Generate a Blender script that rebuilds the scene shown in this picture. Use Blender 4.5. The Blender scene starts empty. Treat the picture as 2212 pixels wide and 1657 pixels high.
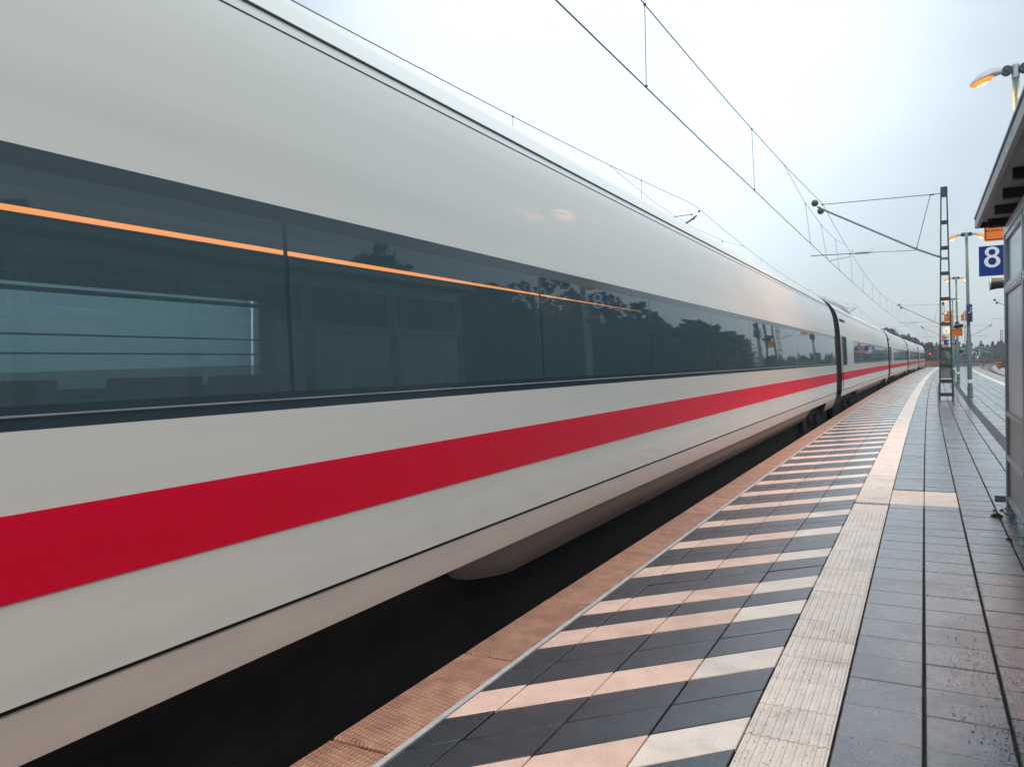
import bpy, bmesh, math, random
from mathutils import Vector, Matrix
random.seed(7)
S = bpy.context.scene
COL = S.collection

# ------------------------------------------------------------------ camera
cam_d = bpy.data.cameras.new('camera'); cam = bpy.data.objects.new('camera', cam_d); COL.objects.link(cam)
cam_d.sensor_width = 36.0; cam_d.lens = 1657.6/2212*36; cam_d.clip_start = 0.05; cam_d.clip_end = 5000
Rv = Vector((0.88211, 0.47046, -0.02347)).normalized(); Fv = Vector((-0.47092, 0.88193, -0.0208)).normalized()
Rv = (Rv - Fv*Rv.dot(Fv)).normalized(); Uv = Rv.cross(Fv)
cam.matrix_world = Matrix(((Rv.x, Uv.x, -Fv.x, 0), (Rv.y, Uv.y, -Fv.y, 0), (Rv.z, Uv.z, -Fv.z, 1.448), (0, 0, 0, 1)))
S.camera = cam

# ------------------------------------------------------------------ world, sun, exposure
SUN_EL, SUN_AZ = math.radians(56), math.radians(158)          # azimuth from +Y, positive to the right
W = bpy.data.worlds.new('World'); S.world = W; W.use_nodes = True
nt = W.node_tree; nt.nodes.clear()
def wn(t, **k):
    n = nt.nodes.new(t)
    for a, b in k.items(): setattr(n, a, b)
    return n
out = wn('ShaderNodeOutputWorld'); bg = wn('ShaderNodeBackground'); add = wn('ShaderNodeAddShader'); bg2 = wn('ShaderNodeBackground')
sky = wn('ShaderNodeTexSky', sky_type='NISHITA'); sky.sun_disc = False; sky.sun_elevation = SUN_EL; sky.sun_rotation = SUN_AZ
sky.air_density = 1.0; sky.dust_density = 2.0
nt.links.new(sky.outputs[0], bg.inputs[0]); bg.inputs[1].default_value = 0.05
tc = wn('ShaderNodeTexCoord')
vm = wn('ShaderNodeVectorMath', operation='DOT_PRODUCT'); vm.inputs[1].default_value = (-0.30, 0.87, 0.40)
nt.links.new(tc.outputs['Generated'], vm.inputs[0])
mr = wn('ShaderNodeMapRange'); mr.inputs[1].default_value = 0.90; mr.inputs[2].default_value = 1.0
nt.links.new(vm.outputs['Value'], mr.inputs[0])
mr.interpolation_type = 'SMOOTHERSTEP'
nz = wn('ShaderNodeTexNoise'); nz.inputs['Scale'].default_value = 2.2; nz.inputs['Detail'].default_value = 5; nz.inputs['Roughness'].default_value = 0.5
mp = wn('ShaderNodeMapping'); mp.inputs['Scale'].default_value = (1, 1, 2.4)
nt.links.new(tc.outputs['Generated'], mp.inputs[0]); nt.links.new(mp.outputs[0], nz.inputs[0])
mr2 = wn('ShaderNodeMapRange'); mr2.inputs[1].default_value = 0.35; mr2.inputs[2].default_value = 0.7; mr2.inputs[3].default_value = -0.16; mr2.inputs[4].default_value = 0.16
nt.links.new(nz.outputs['Fac'], mr2.inputs[0])
ma = wn('ShaderNodeMath', operation='ADD', use_clamp=True); nt.links.new(mr.outputs[0], ma.inputs[0]); nt.links.new(mr2.outputs[0], ma.inputs[1])
mx = wn('ShaderNodeMix', data_type='RGBA'); mx.inputs[6].default_value = (0.425, 0.475, 0.495, 1); mx.inputs[7].default_value = (0.72, 0.785, 0.82, 1)
# overcast dome: evenly brighter towards the zenith
sx = wn('ShaderNodeSeparateXYZ'); nt.links.new(tc.outputs['Generated'], sx.inputs[0])
zr = wn('ShaderNodeMapRange'); zr.inputs[1].default_value = 0.0; zr.inputs[2].default_value = 1.0; zr.inputs[3].default_value = 1.0; zr.inputs[4].default_value = 1.7; nt.links.new(sx.outputs[2], zr.inputs[0])
zs = wn('ShaderNodeVectorMath', operation='SCALE'); nt.links.new(mx.outputs[2], zs.inputs[0]); nt.links.new(zr.outputs[0], zs.inputs['Scale'])
nt.links.new(ma.outputs[0], mx.inputs[0]); nt.links.new(zs.outputs[0], bg2.inputs[0]); bg2.inputs[1].default_value = 1.0
nt.links.new(bg.outputs[0], add.inputs[0]); nt.links.new(bg2.outputs[0], add.inputs[1]); nt.links.new(add.outputs[0], out.inputs[0])
sd = bpy.data.lights.new('sun', 'SUN'); sd.energy = 1.3; sd.angle = math.radians(45); sd.color = (1.0, 0.94, 0.85)
sun = bpy.data.objects.new('sun', sd); COL.objects.link(sun)
dirv = Vector((math.sin(SUN_AZ)*math.cos(SUN_EL), math.cos(SUN_AZ)*math.cos(SUN_EL), math.sin(SUN_EL)))
sun.rotation_euler = dirv.to_track_quat('Z', 'Y').to_euler()
vs = S.view_settings; vs.view_transform = 'Standard'; vs.look = 'None'; vs.gamma = 1.0; vs.use_curve_mapping = False; vs.exposure = 0.1
S.cycles.max_bounces = 8; S.cycles.transparent_max_bounces = 16

# ------------------------------------------------------------------ geometry helpers
KA, KB = 0.00044657, -3.01430e-6
def Cv(y):
    if y < 0: return 0.0
    ym = 148.0
    if y <= ym: return KA*y*y/2 + KB*y**3/6
    return KA*ym*ym/2 + KB*ym**3/6 + (KA*ym + KB*ym*ym/2)*(y-ym)
def Tv(y):                                   # slope of the curve
    y = max(0, min(y, 148)); return KA*y + KB*y*y/2

def thing(name, label, cat, loc=(0, 0, 0), group=None, kind=None):
    o = bpy.data.objects.new(name, None); COL.objects.link(o); o.location = loc; o.empty_display_size = 0.2
    if label: o['label'] = label
    if cat: o['category'] = cat
    if group: o['group'] = group
    if kind: o['kind'] = kind
    return o
def tag(o, label=None, cat=None, group=None, kind=None):
    if label: o['label'] = label
    if cat: o['category'] = cat
    if group: o['group'] = group
    if kind: o['kind'] = kind
    return o
def wloc(o):
    v = Vector((0, 0, 0))
    while o is not None: v += o.location; o = o.parent
    return v
class MB:
    def __init__(s): s.v = []; s.f = []; s.smooth = False
    def quadgrid(s, rows, close=False):
        b = len(s.v); n = len(rows[0])
        for r in rows: s.v += [tuple(p) for p in r]
        for i in range(len(rows)-1):
            for j in range(n if close else n-1):
                k = (j+1) % n
                s.f.append((b+i*n+j, b+i*n+k, b+(i+1)*n+k, b+(i+1)*n+j))
        return s
    def hexa(s, p):                          # 8 points: bottom 4 (ccw), top 4
        b = len(s.v); s.v += [tuple(q) for q in p]
        for f in ((3, 2, 1, 0), (4, 5, 6, 7), (0, 1, 5, 4), (1, 2, 6, 5), (2, 3, 7, 6), (3, 0, 4, 7)): s.f.append(tuple(b+i for i in f))
        return s
    def box(s, x0, x1, y0, y1, z0, z1):
        return s.hexa([(x0, y0, z0), (x1, y0, z0), (x1, y1, z0), (x0, y1, z0), (x0, y0, z1), (x1, y0, z1), (x1, y1, z1), (x0, y1, z1)])
    def bar(s, a, b, w, h=None, up=(0, 0, 1)):
        h = h or w; a = Vector(a); b = Vector(b); d = (b-a).normalized(); up = Vector(up)
        if abs(d.dot(up)) > 0.98: up = Vector((0, 1, 0))
        x = d.cross(up).normalized()*w/2; y = x.cross(d).normalized()*h/2
        return s.hexa([a-x-y, a+x-y, a+x+y, a-x+y, b-x-y, b+x-y, b+x+y, b-x+y])
    def tube(s, pts, r, n=8, cap=True):
        pts = [Vector(p) for p in pts]; rows = []
        rr = r if isinstance(r, (list, tuple)) else [r]*len(pts)
        ref = None
        for i, p in enumerate(pts):
            d = (pts[min(i+1, len(pts)-1)]-pts[max(i-1, 0)]).normalized()
            up = Vector((0, 0, 1)) if abs(d.z) < 0.9 else Vector((0, 1, 0))
            x = d.cross(up).normalized(); y = x.cross(d).normalized()
            rows.append([p+(x*math.cos(2*math.pi*k/n)+y*math.sin(2*math.pi*k/n))*rr[i] for k in range(n)])
        b = len(s.v); s.quadgrid(rows, True)
        if cap:
            s.f.append(tuple(b+k for k in range(n))[::-1]); e = b+(len(rows)-1)*n; s.f.append(tuple(e+k for k in range(n)))
        return s
    def ball(s, c, r, nu=10, nv=7, sc=(1, 1, 1)):
        rows = []
        for i in range(nv+1):
            t = math.pi*i/nv; rr = max(math.sin(t), 0.02)
            rows.append([(c[0]+r*sc[0]*rr*math.cos(2*math.pi*k/nu), c[1]+r*sc[1]*rr*math.sin(2*math.pi*k/nu), c[2]+r*sc[2]*math.cos(t)) for k in range(nu)])
        return s.quadgrid(rows, True)
    def poly(s, pts, th):                    # convex polygon (list of Vector) extruded by vector th
        b = len(s.v); n = len(pts); th = Vector(th)
        s.v += [tuple(Vector(p)) for p in pts] + [tuple(Vector(p)+th) for p in pts]
        s.f.append(tuple(range(b, b+n))); s.f.append(tuple(range(b+2*n-1, b+n-1, -1)))
        for i in range(n): s.f.append((b+i, b+n+i, b+n+(i+1) % n, b+(i+1) % n))
        return s
    def mesh(s, name, m, origin=(0, 0, 0)):
        me = bpy.data.meshes.new(name)
        ox, oy, oz = origin
        me.from_pydata([(x-ox, y-oy, z-oz) for x, y, z in s.v], [], s.f)
        me.materials.append(m)
        bm = bmesh.new(); bm.from_mesh(me); bmesh.ops.recalc_face_normals(bm, faces=bm.faces); bm.to_mesh(me); bm.free()
        if s.smooth:
            me.polygons.foreach_set('use_smooth', [True]*len(me.polygons))
            try: me.set_sharp_from_angle(angle=math.radians(s.smooth if s.smooth is not True else 40))
            except Exception: pass
        me.update(); return me
    def build(s, name, m, parent=None, at=None):
        o = wloc(parent) if parent is not None else Vector(at or (0, 0, 0))
        me = s.mesh(name, m, o); ob = bpy.data.objects.new(name, me); COL.objects.link(ob)
        if parent is not None: ob.parent = parent
        else: ob.location = o
        return ob
def sm(mb, a=40): mb.smooth = a; return mb
def copy_tree(o, parent=None, off=(0, 0, 0)):
    c = o.copy(); COL.objects.link(c); c.parent = parent
    if parent is None: c.location = o.location+Vector(off)
    for ch in list(o.children): copy_tree(ch, c)
    return c

# ------------------------------------------------------------------ materials
def lnk(t, a, b): t.links.new(a, b)
def mk(name, c1, c2=None, rough=0.5, rough2=None, scale=5.0, detail=4, metal=0.0, bump=0.0, bscale=None, coat=0.0, rand=0.0, spec=0.5, stretch=None, contrast=(0.35, 0.65), coords='Object'):
    m = bpy.data.materials.new(name); m.use_nodes = True; t = m.node_tree; b = t.nodes['Principled BSDF']
    b.inputs['Base Color'].default_value = (*c1, 1); b.inputs['Roughness'].default_value = rough; b.inputs['Metallic'].default_value = metal
    b.inputs['Coat Weight'].default_value = coat; b.inputs['Coat Roughness'].default_value = 0.06; b.inputs['Specular IOR Level'].default_value = spec
    tcn = t.nodes.new('ShaderNodeTexCoord'); src = tcn.outputs[coords]
    if coords == 'World':
        pass
    if stretch:
        mpn = t.nodes.new('ShaderNodeMapping'); mpn.inputs['Scale'].default_value = stretch; lnk(t, src, mpn.inputs[0]); src = mpn.outputs[0]
    n = t.nodes.new('ShaderNodeTexNoise'); n.inputs['Scale'].default_value = scale; n.inputs['Detail'].default_value = detail; lnk(t, src, n.inputs[0])
    r = t.nodes.new('ShaderNodeMapRange'); r.inputs[1].default_value = contrast[0]; r.inputs[2].default_value = contrast[1]; lnk(t, n.outputs['Fac'], r.inputs[0])
    colo = None
    if c2 is not None:
        mxn = t.nodes.new('ShaderNodeMix'); mxn.data_type = 'RGBA'; mxn.inputs[6].default_value = (*c1, 1); mxn.inputs[7].default_value = (*c2, 1)
        lnk(t, r.outputs[0], mxn.inputs[0]); colo = mxn.outputs[2]
    if rand > 0:
        oi = t.nodes.new('ShaderNodeObjectInfo'); ge = t.nodes.new('ShaderNodeNewGeometry')
        ad = t.nodes.new('ShaderNodeMath'); ad.operation = 'ADD'; lnk(t, oi.outputs['Random'], ad.inputs[0]); lnk(t, ge.outputs['Random Per Island'], ad.inputs[1])
        fr = t.nodes.new('ShaderNodeMath'); fr.operation = 'FRACT'; lnk(t, ad.outputs[0], fr.inputs[0])
        rr = t.nodes.new('ShaderNodeMapRange'); rr.inputs[3].default_value = 1-rand; rr.inputs[4].default_value = 1+rand; lnk(t, fr.outputs[0], rr.inputs[0])
        hv = t.nodes.new('ShaderNodeVectorMath'); hv.operation = 'SCALE'
        if colo is not None: lnk(t, colo, hv.inputs[0])
        else: hv.inputs[0].default_value = c1
        lnk(t, rr.outputs[0], hv.inputs['Scale']); colo = hv.outputs[0]
    if colo is not None: lnk(t, colo, b.inputs['Base Color'])
    if rough2 is not None:
        r2 = t.nodes.new('ShaderNodeMapRange'); r2.inputs[1].default_value = contrast[0]; r2.inputs[2].default_value = contrast[1]
        r2.inputs[3].default_value = rough; r2.inputs[4].default_value = rough2
        lnk(t, n.outputs['Fac'], r2.inputs[0]); lnk(t, r2.outputs[0], b.inputs['Roughness'])
    if bump > 0:
        bn = t.nodes.new('ShaderNodeTexNoise'); bn.inputs['Scale'].default_value = bscale or scale*6; bn.inputs['Detail'].default_value = 4; lnk(t, src, bn.inputs[0])
        bu = t.nodes.new('ShaderNodeBump'); bu.inputs['Strength'].default_value = 1.0; bu.inputs['Distance'].default_value = bump; lnk(t, bn.outputs['Fac'], bu.inputs['Height'])
        lnk(t, bu.outputs[0], b.inputs['Normal'])
    return m
def emis(name, col, st):
    m = bpy.data.materials.new(name); m.use_nodes = True; b = m.node_tree.nodes['Principled BSDF']
    b.inputs['Base Color'].default_value = (*[min(1, c*.8) for c in col], 1); b.inputs['Emission Color'].default_value = (*col, 1); b.inputs['Emission Strength'].default_value = st; return m

def wet_stone(name, c1, c2, wet=(0.16, 0.42), rand=0.12, bumpd=0.0012, pits=0.0, nubs=None, coat=0.0, stain=.45):
    """wet concrete: patchy film of water over a fine aggregate; uses world position so neighbours differ"""
    m = bpy.data.materials.new(name); m.use_nodes = True; t = m.node_tree; b = t.nodes['Principled BSDF']
    ge = t.nodes.new('ShaderNodeNewGeometry'); pos = ge.outputs['Position']
    def noise(sc, det=4, rough=.5):
        n = t.nodes.new('ShaderNodeTexNoise'); n.inputs['Scale'].default_value = sc; n.inputs['Detail'].default_value = det; n.inputs['Roughness'].default_value = rough
        lnk(t, pos, n.inputs[0]); return n.outputs['Fac']
    def rng(s, a, bb, c, d):
        r = t.nodes.new('ShaderNodeMapRange'); r.inputs[1].default_value = a; r.inputs[2].default_value = bb; r.inputs[3].default_value = c; r.inputs[4].default_value = d; lnk(t, s, r.inputs[0]); return r.outputs[0]
    def mixc(f, A, B):
        x = t.nodes.new('ShaderNodeMix'); x.data_type = 'RGBA'; lnk(t, f, x.inputs[0])
        for s_, v in ((6, A), (7, B)):
            if isinstance(v, tuple): x.inputs[s_].default_value = (*v, 1)
            else: lnk(t, v, x.inputs[s_])
        return x.outputs[2]
    col = mixc(rng(noise(9, 5), .35, .65, 0, 1), c1, c2)
    if stain > 0: col = mixc(rng(noise(3.1, 6, .65), .50, .72, 0, stain), col, tuple(v*.45 for v in c1))
    grit = rng(noise(260, 2), .52, .72, 0, .35)
    col = mixc(grit, col, tuple(min(1, v*1.9+.01) for v in c2))
    if pits > 0: col = mixc(rng(noise(120, 3), .60, .68, 0, pits), col, tuple(v*.35 for v in c1))
    oi = t.nodes.new('ShaderNodeObjectInfo'); ad = t.nodes.new('ShaderNodeMath'); ad.operation = 'ADD'
    lnk(t, oi.outputs['Random'], ad.inputs[0]); lnk(t, ge.outputs['Random Per Island'], ad.inputs[1])
    fr = t.nodes.new('ShaderNodeMath'); fr.operation = 'FRACT'; lnk(t, ad.outputs[0], fr.inputs[0])
    hv = t.nodes.new('ShaderNodeVectorMath'); hv.operation = 'SCALE'; lnk(t, col, hv.inputs[0]); lnk(t, rng(fr.outputs[0], 0, 1, 1-rand, 1+rand), hv.inputs['Scale'])
    lnk(t, hv.outputs[0], b.inputs['Base Color'])
    film = noise(1.7, 4, .6)
    lnk(t, rng(film, .38, .62, wet[0], wet[1]), b.inputs['Roughness'])
    b.inputs['Specular IOR Level'].default_value = 0.6; b.inputs['Coat Weight'].default_value = coat; b.inputs['Coat Roughness'].default_value = 0.16; b.inputs['Coat IOR'].default_value = 1.6
    bu = t.nodes.new('ShaderNodeBump'); bu.inputs['Strength'].default_value = 1; bu.inputs['Distance'].default_value = bumpd; lnk(t, noise(130, 3, .6), bu.inputs['Height'])
    bu2 = t.nodes.new('ShaderNodeBump'); bu2.inputs['Strength'].default_value = 1; bu2.inputs['Distance'].default_value = .004; lnk(t, noise(7, 2), bu2.inputs['Height']); lnk(t, bu2.outputs[0], bu.inputs['Normal'])
    last = bu
    if nubs:                                  # raised anti-slip nubs / blister pattern cast into the slab
        step, h = nubs
        mp = t.nodes.new('ShaderNodeMapping'); mp.inputs['Scale'].default_value = (1/step, .72/step, 0); mp.inputs['Rotation'].default_value = (0, 0, math.radians(8)); lnk(t, pos, mp.inputs[0])
        vo = t.nodes.new('ShaderNodeTexVoronoi'); vo.inputs['Scale'].default_value = 1; vo.inputs['Randomness'].default_value = 0.04; lnk(t, mp.outputs[0], vo.inputs[0])
        b3 = t.nodes.new('ShaderNodeBump'); b3.inputs['Strength'].default_value = 1; b3.inputs['Distance'].default_value = h
        lnk(t, rng(vo.outputs['Distance'], .12, .40, 1, 0), b3.inputs['Height']); lnk(t, bu.outputs[0], b3.inputs['Normal']); last = b3
    lnk(t, last.outputs[0], b.inputs['Normal']); lnk(t, last.outputs[0], b.inputs['Coat Normal'])
    return m

M = {}
M['tile'] = wet_stone('wet_grey_concrete', (0.009, 0.026, 0.050), (0.036, 0.035, 0.052), wet=(0.10, 0.38), coat=.95, bumpd=.0018, rand=.22, pits=.35)
M['tile_dark'] = wet_stone('wet_anthracite_concrete', (0.010, 0.022, 0.034), (0.024, 0.036, 0.050), wet=(0.20, 0.36), coat=.6, bumpd=.0018)
M['tile_white'] = wet_stone('white_concrete', (0.76, 0.68, 0.60), (0.82, 0.75, 0.67), wet=(0.32, 0.5), rand=.05, pits=.5, bumpd=.0007)
M['tile_peach'] = wet_stone('peach_tinted_concrete', (0.76, 0.52, 0.42), (0.82, 0.60, 0.50), wet=(0.32, 0.5), rand=.07, pits=.5, bumpd=.0007)
M['tactile'] = wet_stone('cream_tactile_concrete', (0.72, 0.65, 0.58), (0.80, 0.73, 0.66), wet=(0.3, 0.5), rand=.05, pits=.35, bumpd=.0006)
M['attention'] = wet_stone('cream_blister_concrete', (0.74, 0.63, 0.53), (0.80, 0.70, 0.60), wet=(0.3, 0.5), rand=.04, nubs=(.038, .006))
M['edge'] = wet_stone('reddish_edge_concrete', (0.34, 0.175, 0.12), (0.48, 0.27, 0.19), wet=(0.3, 0.5), rand=.06, bumpd=.0006, nubs=(.021, .005))
M['edge_side'] = mk('grey_kerb_concrete', (0.10, 0.095, 0.09), (0.16, 0.15, 0.14), rough=.7, scale=6, bump=.003)
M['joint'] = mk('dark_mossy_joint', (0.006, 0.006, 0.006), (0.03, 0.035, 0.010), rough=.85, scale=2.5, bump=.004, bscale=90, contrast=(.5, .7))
M['whiteline'] = mk('pale_joint_filler', (0.52, 0.55, 0.56), (0.42, 0.44, 0.45), rough=.55, scale=20)
M['ballast'] = mk('ballast', (0.30, 0.30, 0.30), (0.42, 0.41, 0.41), rough=.9, scale=9, bump=.05, bscale=14, contrast=(.4, .6))
M['terrain'] = mk('rough_ground', (0.085, 0.06, 0.05), (0.045, 0.04, 0.04), rough=.95, scale=.12, bump=.08, bscale=1.5)
M['rail'] = mk('worn_rail_steel', (0.035, 0.035, 0.04), (0.07, 0.06, 0.055), rough=.5, metal=.3, scale=3)
M['sleeper'] = mk('concrete_sleeper', (0.20, 0.19, 0.18), (0.3, 0.29, 0.27), rough=.8, scale=4, rand=.1)
M['paint'] = mk('light_grey_train_paint', (0.745, 0.775, 0.73), (0.675, 0.705, 0.665), rough=.33, scale=1.1, coat=.3, stretch=(5, .10, 5), detail=6)
M['red'] = mk('traffic_red_paint', (0.80, 0.0, 0.038), (0.70, 0.0, 0.030), rough=.42, scale=1.1, coat=0.0, spec=.32, stretch=(5, .1, 5))
M['lowpaint'] = mk('light_grey_lower_panel_paint', (0.70, 0.665, 0.61), (0.57, 0.535, 0.49), rough=.3, scale=1.2, coat=.3, stretch=(1, .12, 3))
M['skirt'] = mk('brown_grey_skirt_paint', (0.30, 0.25, 0.225), (0.18, 0.155, 0.145), rough=.45, scale=1.5, stretch=(1, .1, 3))
M['gutter'] = mk('blue_grey_gutter', (0.04, 0.06, 0.09), rough=.5)
M['seam'] = mk('dark_seal', (0.03, 0.025, 0.025), rough=.6)
M['frit'] = mk('black_glass_border', (0.030, 0.056, 0.074), rough=.16, spec=.5)
M['doorglass'] = mk('dark_door_glass', (0.012, 0.026, 0.032), rough=.45, spec=.15)
M['bellows'] = mk('dark_grey_bellows', (0.03, 0.034, 0.034), (0.055, 0.055, 0.05), rough=.7, scale=6, stretch=(1, 12, .3))
M['under'] = mk('dark_underframe', (0.008, 0.010, 0.013), (0.018, 0.019, 0.021), rough=.6, scale=4)
M['wheel'] = mk('wheel_steel', (0.09, 0.075, 0.065), (0.15, 0.13, 0.12), rough=.45, metal=.7, scale=8)
M['interior'] = mk('interior_panel', (0.34, 0.36, 0.35), rough=.6)
M['ceiling'] = mk('interior_ceiling', (0.16, 0.21, 0.25), rough=.6)
M['cabin'] = mk('dark_cabin_laminate', (0.10, 0.14, 0.17), (0.14, 0.17, 0.19), rough=.5, scale=.8)
M['cabin_light'] = mk('grey_cabin_panel', (0.13, 0.17, 0.19), rough=.5)
M['seat'] = mk('blue_seat_fabric', (0.03, 0.05, 0.09), (0.05, 0.07, 0.11), rough=.85, scale=30)
M['rooffair'] = mk('grey_roof_fairing', (0.30, 0.33, 0.34), (0.2, 0.22, 0.23), rough=.5, scale=3)
M['mast'] = mk('dark_green_steel', (0.020, 0.045, 0.042), (0.045, 0.065, 0.055), rough=.5, scale=6, contrast=(.4, .7))
M['batten'] = mk('brown_black_steel', (0.030, 0.028, 0.032), (0.05, 0.045, 0.045), rough=.55, scale=6)
M['post'] = mk('weathered_green_grey_steel', (0.10, 0.18, 0.185), (0.17, 0.25, 0.25), rough=.42, scale=3, stretch=(3, 3, .4), metal=.2)
M['galv'] = mk('galvanised_steel', (0.30, 0.36, 0.39), (0.42, 0.47, 0.5), rough=.38, metal=.6, scale=4)
M['galv_dark'] = mk('dark_galvanised_steel', (0.13, 0.16, 0.18), (0.2, 0.235, 0.25), rough=.4, metal=.5, scale=4)
M['panel'] = mk('pale_board_panel', (0.42, 0.48, 0.52), (0.47, 0.53, 0.56), rough=.3, scale=1.5)
M['panel_grey'] = mk('grey_sheet_panel', (0.20, 0.235, 0.26), (0.25, 0.28, 0.3), rough=.4, scale=2, metal=.2)
M['soffit'] = mk('grey_soffit_board', (0.42, 0.44, 0.44), (0.30, 0.31, 0.31), rough=.6, scale=3, bump=.002)
M['fascia'] = mk('chipped_roof_edge', (0.40, 0.43, 0.45), (0.22, 0.22, 0.22), rough=.6, scale=9, contrast=(.5, .75), bump=.002)
M['beam'] = mk('black_beam', (0.02, 0.022, 0.026), (0.03, 0.034, 0.04), rough=.6)
M['orange'] = mk('orange_sign_enamel', (0.86, 0.20, 0.012), (0.80, 0.18, 0.01), rough=.35, scale=2)
M['black'] = mk('black_print', (0.02, 0.015, 0.012), rough=.5)
M['blue'] = mk('dark_blue_enamel', (0.003, 0.032, 0.20), (0.003, 0.03, 0.18), rough=.45, spec=.3, scale=2)
M['signwhite'] = mk('white_print', (0.72, 0.76, 0.78), rough=.4)
M['bluebox'] = mk('blue_cabinet_enamel', (0.008, 0.05, 0.16), (0.01, 0.06, 0.2), rough=.4)
M['darkbox'] = mk('black_plastic', (0.012, 0.014, 0.018), (0.02, 0.022, 0.028), rough=.4)
M['lampshell'] = mk('grey_lamp_shell', (0.52, 0.56, 0.58), (0.46, 0.5, 0.52), rough=.35, scale=6)
M['lampjoint'] = mk('dark_blue_grey_joint', (0.03, 0.055, 0.075), rough=.45)
M['lens'] = emis('sodium_lens', (1.0, 0.52, 0.27), 7.0)
M['lens_rim'] = emis('sodium_lens_rim', (1.0, 0.22, 0.03), 1.5)
M['strip'] = emis('orange_interior_light', (1.0, 0.27, 0.055), 3.0)
M['clockface'] = emis('lit_clock_face', (1.0, 0.82, 0.70), .42)
M['redlamp'] = emis('red_signal_lamp', (1.0, 0.06, 0.04), 3.0)
M['wire'] = mk('oxidised_copper_wire', (0.045, 0.07, 0.11), (0.06, 0.085, 0.12), rough=.5, scale=3)
M['insul'] = mk('green_glass_insulator', (0.03, 0.07, 0.05), (0.05, 0.09, 0.06), rough=.3, scale=20)
M['insul_b'] = mk('brown_insulator', (0.10, 0.07, 0.10), rough=.3)
M['band'] = mk('white_band_paint', (0.75, 0.78, 0.78), rough=.5)
M['moss'] = mk('moss', (0.10, 0.075, 0.012), (0.05, 0.06, 0.012), rough=.95, scale=60)
M['grit'] = mk('dark_grit', (0.012, 0.012, 0.014), (0.05, 0.045, 0.045), rough=.7, rand=.5, scale=30)
M['conifer'] = mk('conifer_foliage', (0.010, 0.034, 0.026), (0.026, 0.056, 0.040), rough=.9, scale=.25, rand=.35, contrast=(.35, .65))
M['bare'] = mk('bare_twig_mass', (0.045, 0.036, 0.036), (0.085, 0.065, 0.06), rough=.95, scale=.25, rand=.35)
M['trunk'] = mk('bark', (0.05, 0.04, 0.035), rough=.95, rand=.3)
M['scrub'] = mk('red_brown_scrub', (0.07, 0.035, 0.03), (0.12, 0.06, 0.045), rough=.95, scale=.3, rand=.35)
M['drygrass'] = mk('orange_dry_grass', (0.34, 0.16, 0.065), (0.24, 0.11, 0.045), rough=.95, scale=1.2, rand=.25)
M['chan'] = mk('cast_iron_grating', (0.03, 0.045, 0.055), (0.05, 0.065, 0.075), rough=.35, metal=.4, scale=6)

def glassmat(name, tint, film=0.0, rough=0.02, ior=1.52):
    m = bpy.data.materials.new(name); m.use_nodes = True; t = m.node_tree; t.nodes.clear()
    o = t.nodes.new('ShaderNodeOutputMaterial'); tr = t.nodes.new('ShaderNodeBsdfTransparent'); tr.inputs[0].default_value = (*tint, 1)
    gl = t.nodes.new('ShaderNodeBsdfGlossy'); gl.inputs['Roughness'].default_value = rough; gl.inputs[0].default_value = (.9, .95, 1, 1)
    fr = t.nodes.new('ShaderNodeFresnel'); fr.inputs[0].default_value = ior
    n = t.nodes.new('ShaderNodeTexNoise'); n.inputs['Scale'].default_value = .8; bu = t.nodes.new('ShaderNodeBump'); bu.inputs['Distance'].default_value = .004
    lnk(t, n.outputs[0], bu.inputs['Height']); lnk(t, bu.outputs[0], gl.inputs['Normal']); lnk(t, bu.outputs[0], fr.inputs['Normal'])
    df = t.nodes.new('ShaderNodeBsdfDiffuse'); df.inputs[0].default_value = (.11, .20, .235, 1); md = t.nodes.new('ShaderNodeMixShader'); md.inputs[0].default_value = film
    lnk(t, tr.outputs[0], md.inputs[1]); lnk(t, df.outputs[0], md.inputs[2])
    mx_ = t.nodes.new('ShaderNodeMixShader'); lnk(t, fr.outputs[0], mx_.inputs[0]); lnk(t, md.outputs[0], mx_.inputs[1]); lnk(t, gl.outputs[0], mx_.inputs[2]); lnk(t, mx_.outputs[0], o.inputs[0])
    return m
M['glass'] = glassmat('tinted_train_glass', (0.52, 0.68, 0.72), film=.45, ior=1.45)
M['clearglass'] = glassmat('dirty_shelter_glass', (0.62, 0.74, 0.76), rough=.15)
def meshscreen():
    m = mk('green_expanded_metal', (0.025, 0.06, 0.05), (0.05, 0.075, 0.06), rough=.5, scale=5); t = m.node_tree
    b = t.nodes['Principled BSDF']; b.inputs['Alpha'].default_value = 0.5; return m
M['screen'] = meshscreen()

# ================================================================== LARGE STRUCTURE
def strip(mb, o0, o1, y0, y1, z, step=2.0):
    n = max(1, int((y1-y0)/step)); ys = [y0+(y1-y0)*i/n for i in range(n+1)]
    return mb.quadgrid([[(o0+Cv(y), y, z), (o1+Cv(y), y, z)] for y in ys])

# terrain: one sheet to the horizon, rising into a low wooded hill far left
tr = MB(); rows = []
ys = [-400, -100, -20, 0, 40, 80, 120, 160, 200, 240, 280, 320, 360, 400, 450, 520, 700, 1100, 2200]
xs = [-1800, -900, -500, -300, -200, -140, -100, -75, -50, -35, -22, -12, -5, 0, 6, 12, 20, 30, 45, 70, 110, 180, 320, 700, 1800]
def ground_z(x, y):
    t = max(0, min(1, (y-215)/140)); u = max(0, min(1, (8-x)/26)); return -1.05 + 8.0*t*t*(3-2*t)*u*u*(3-2*u)
for y in ys: rows.append([(x, y, ground_z(x, y)) for x in xs])
tr.quadgrid(rows)
o = sm(tr, 80).build('ground', M['terrain']); tag(o, kind='structure')

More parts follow.
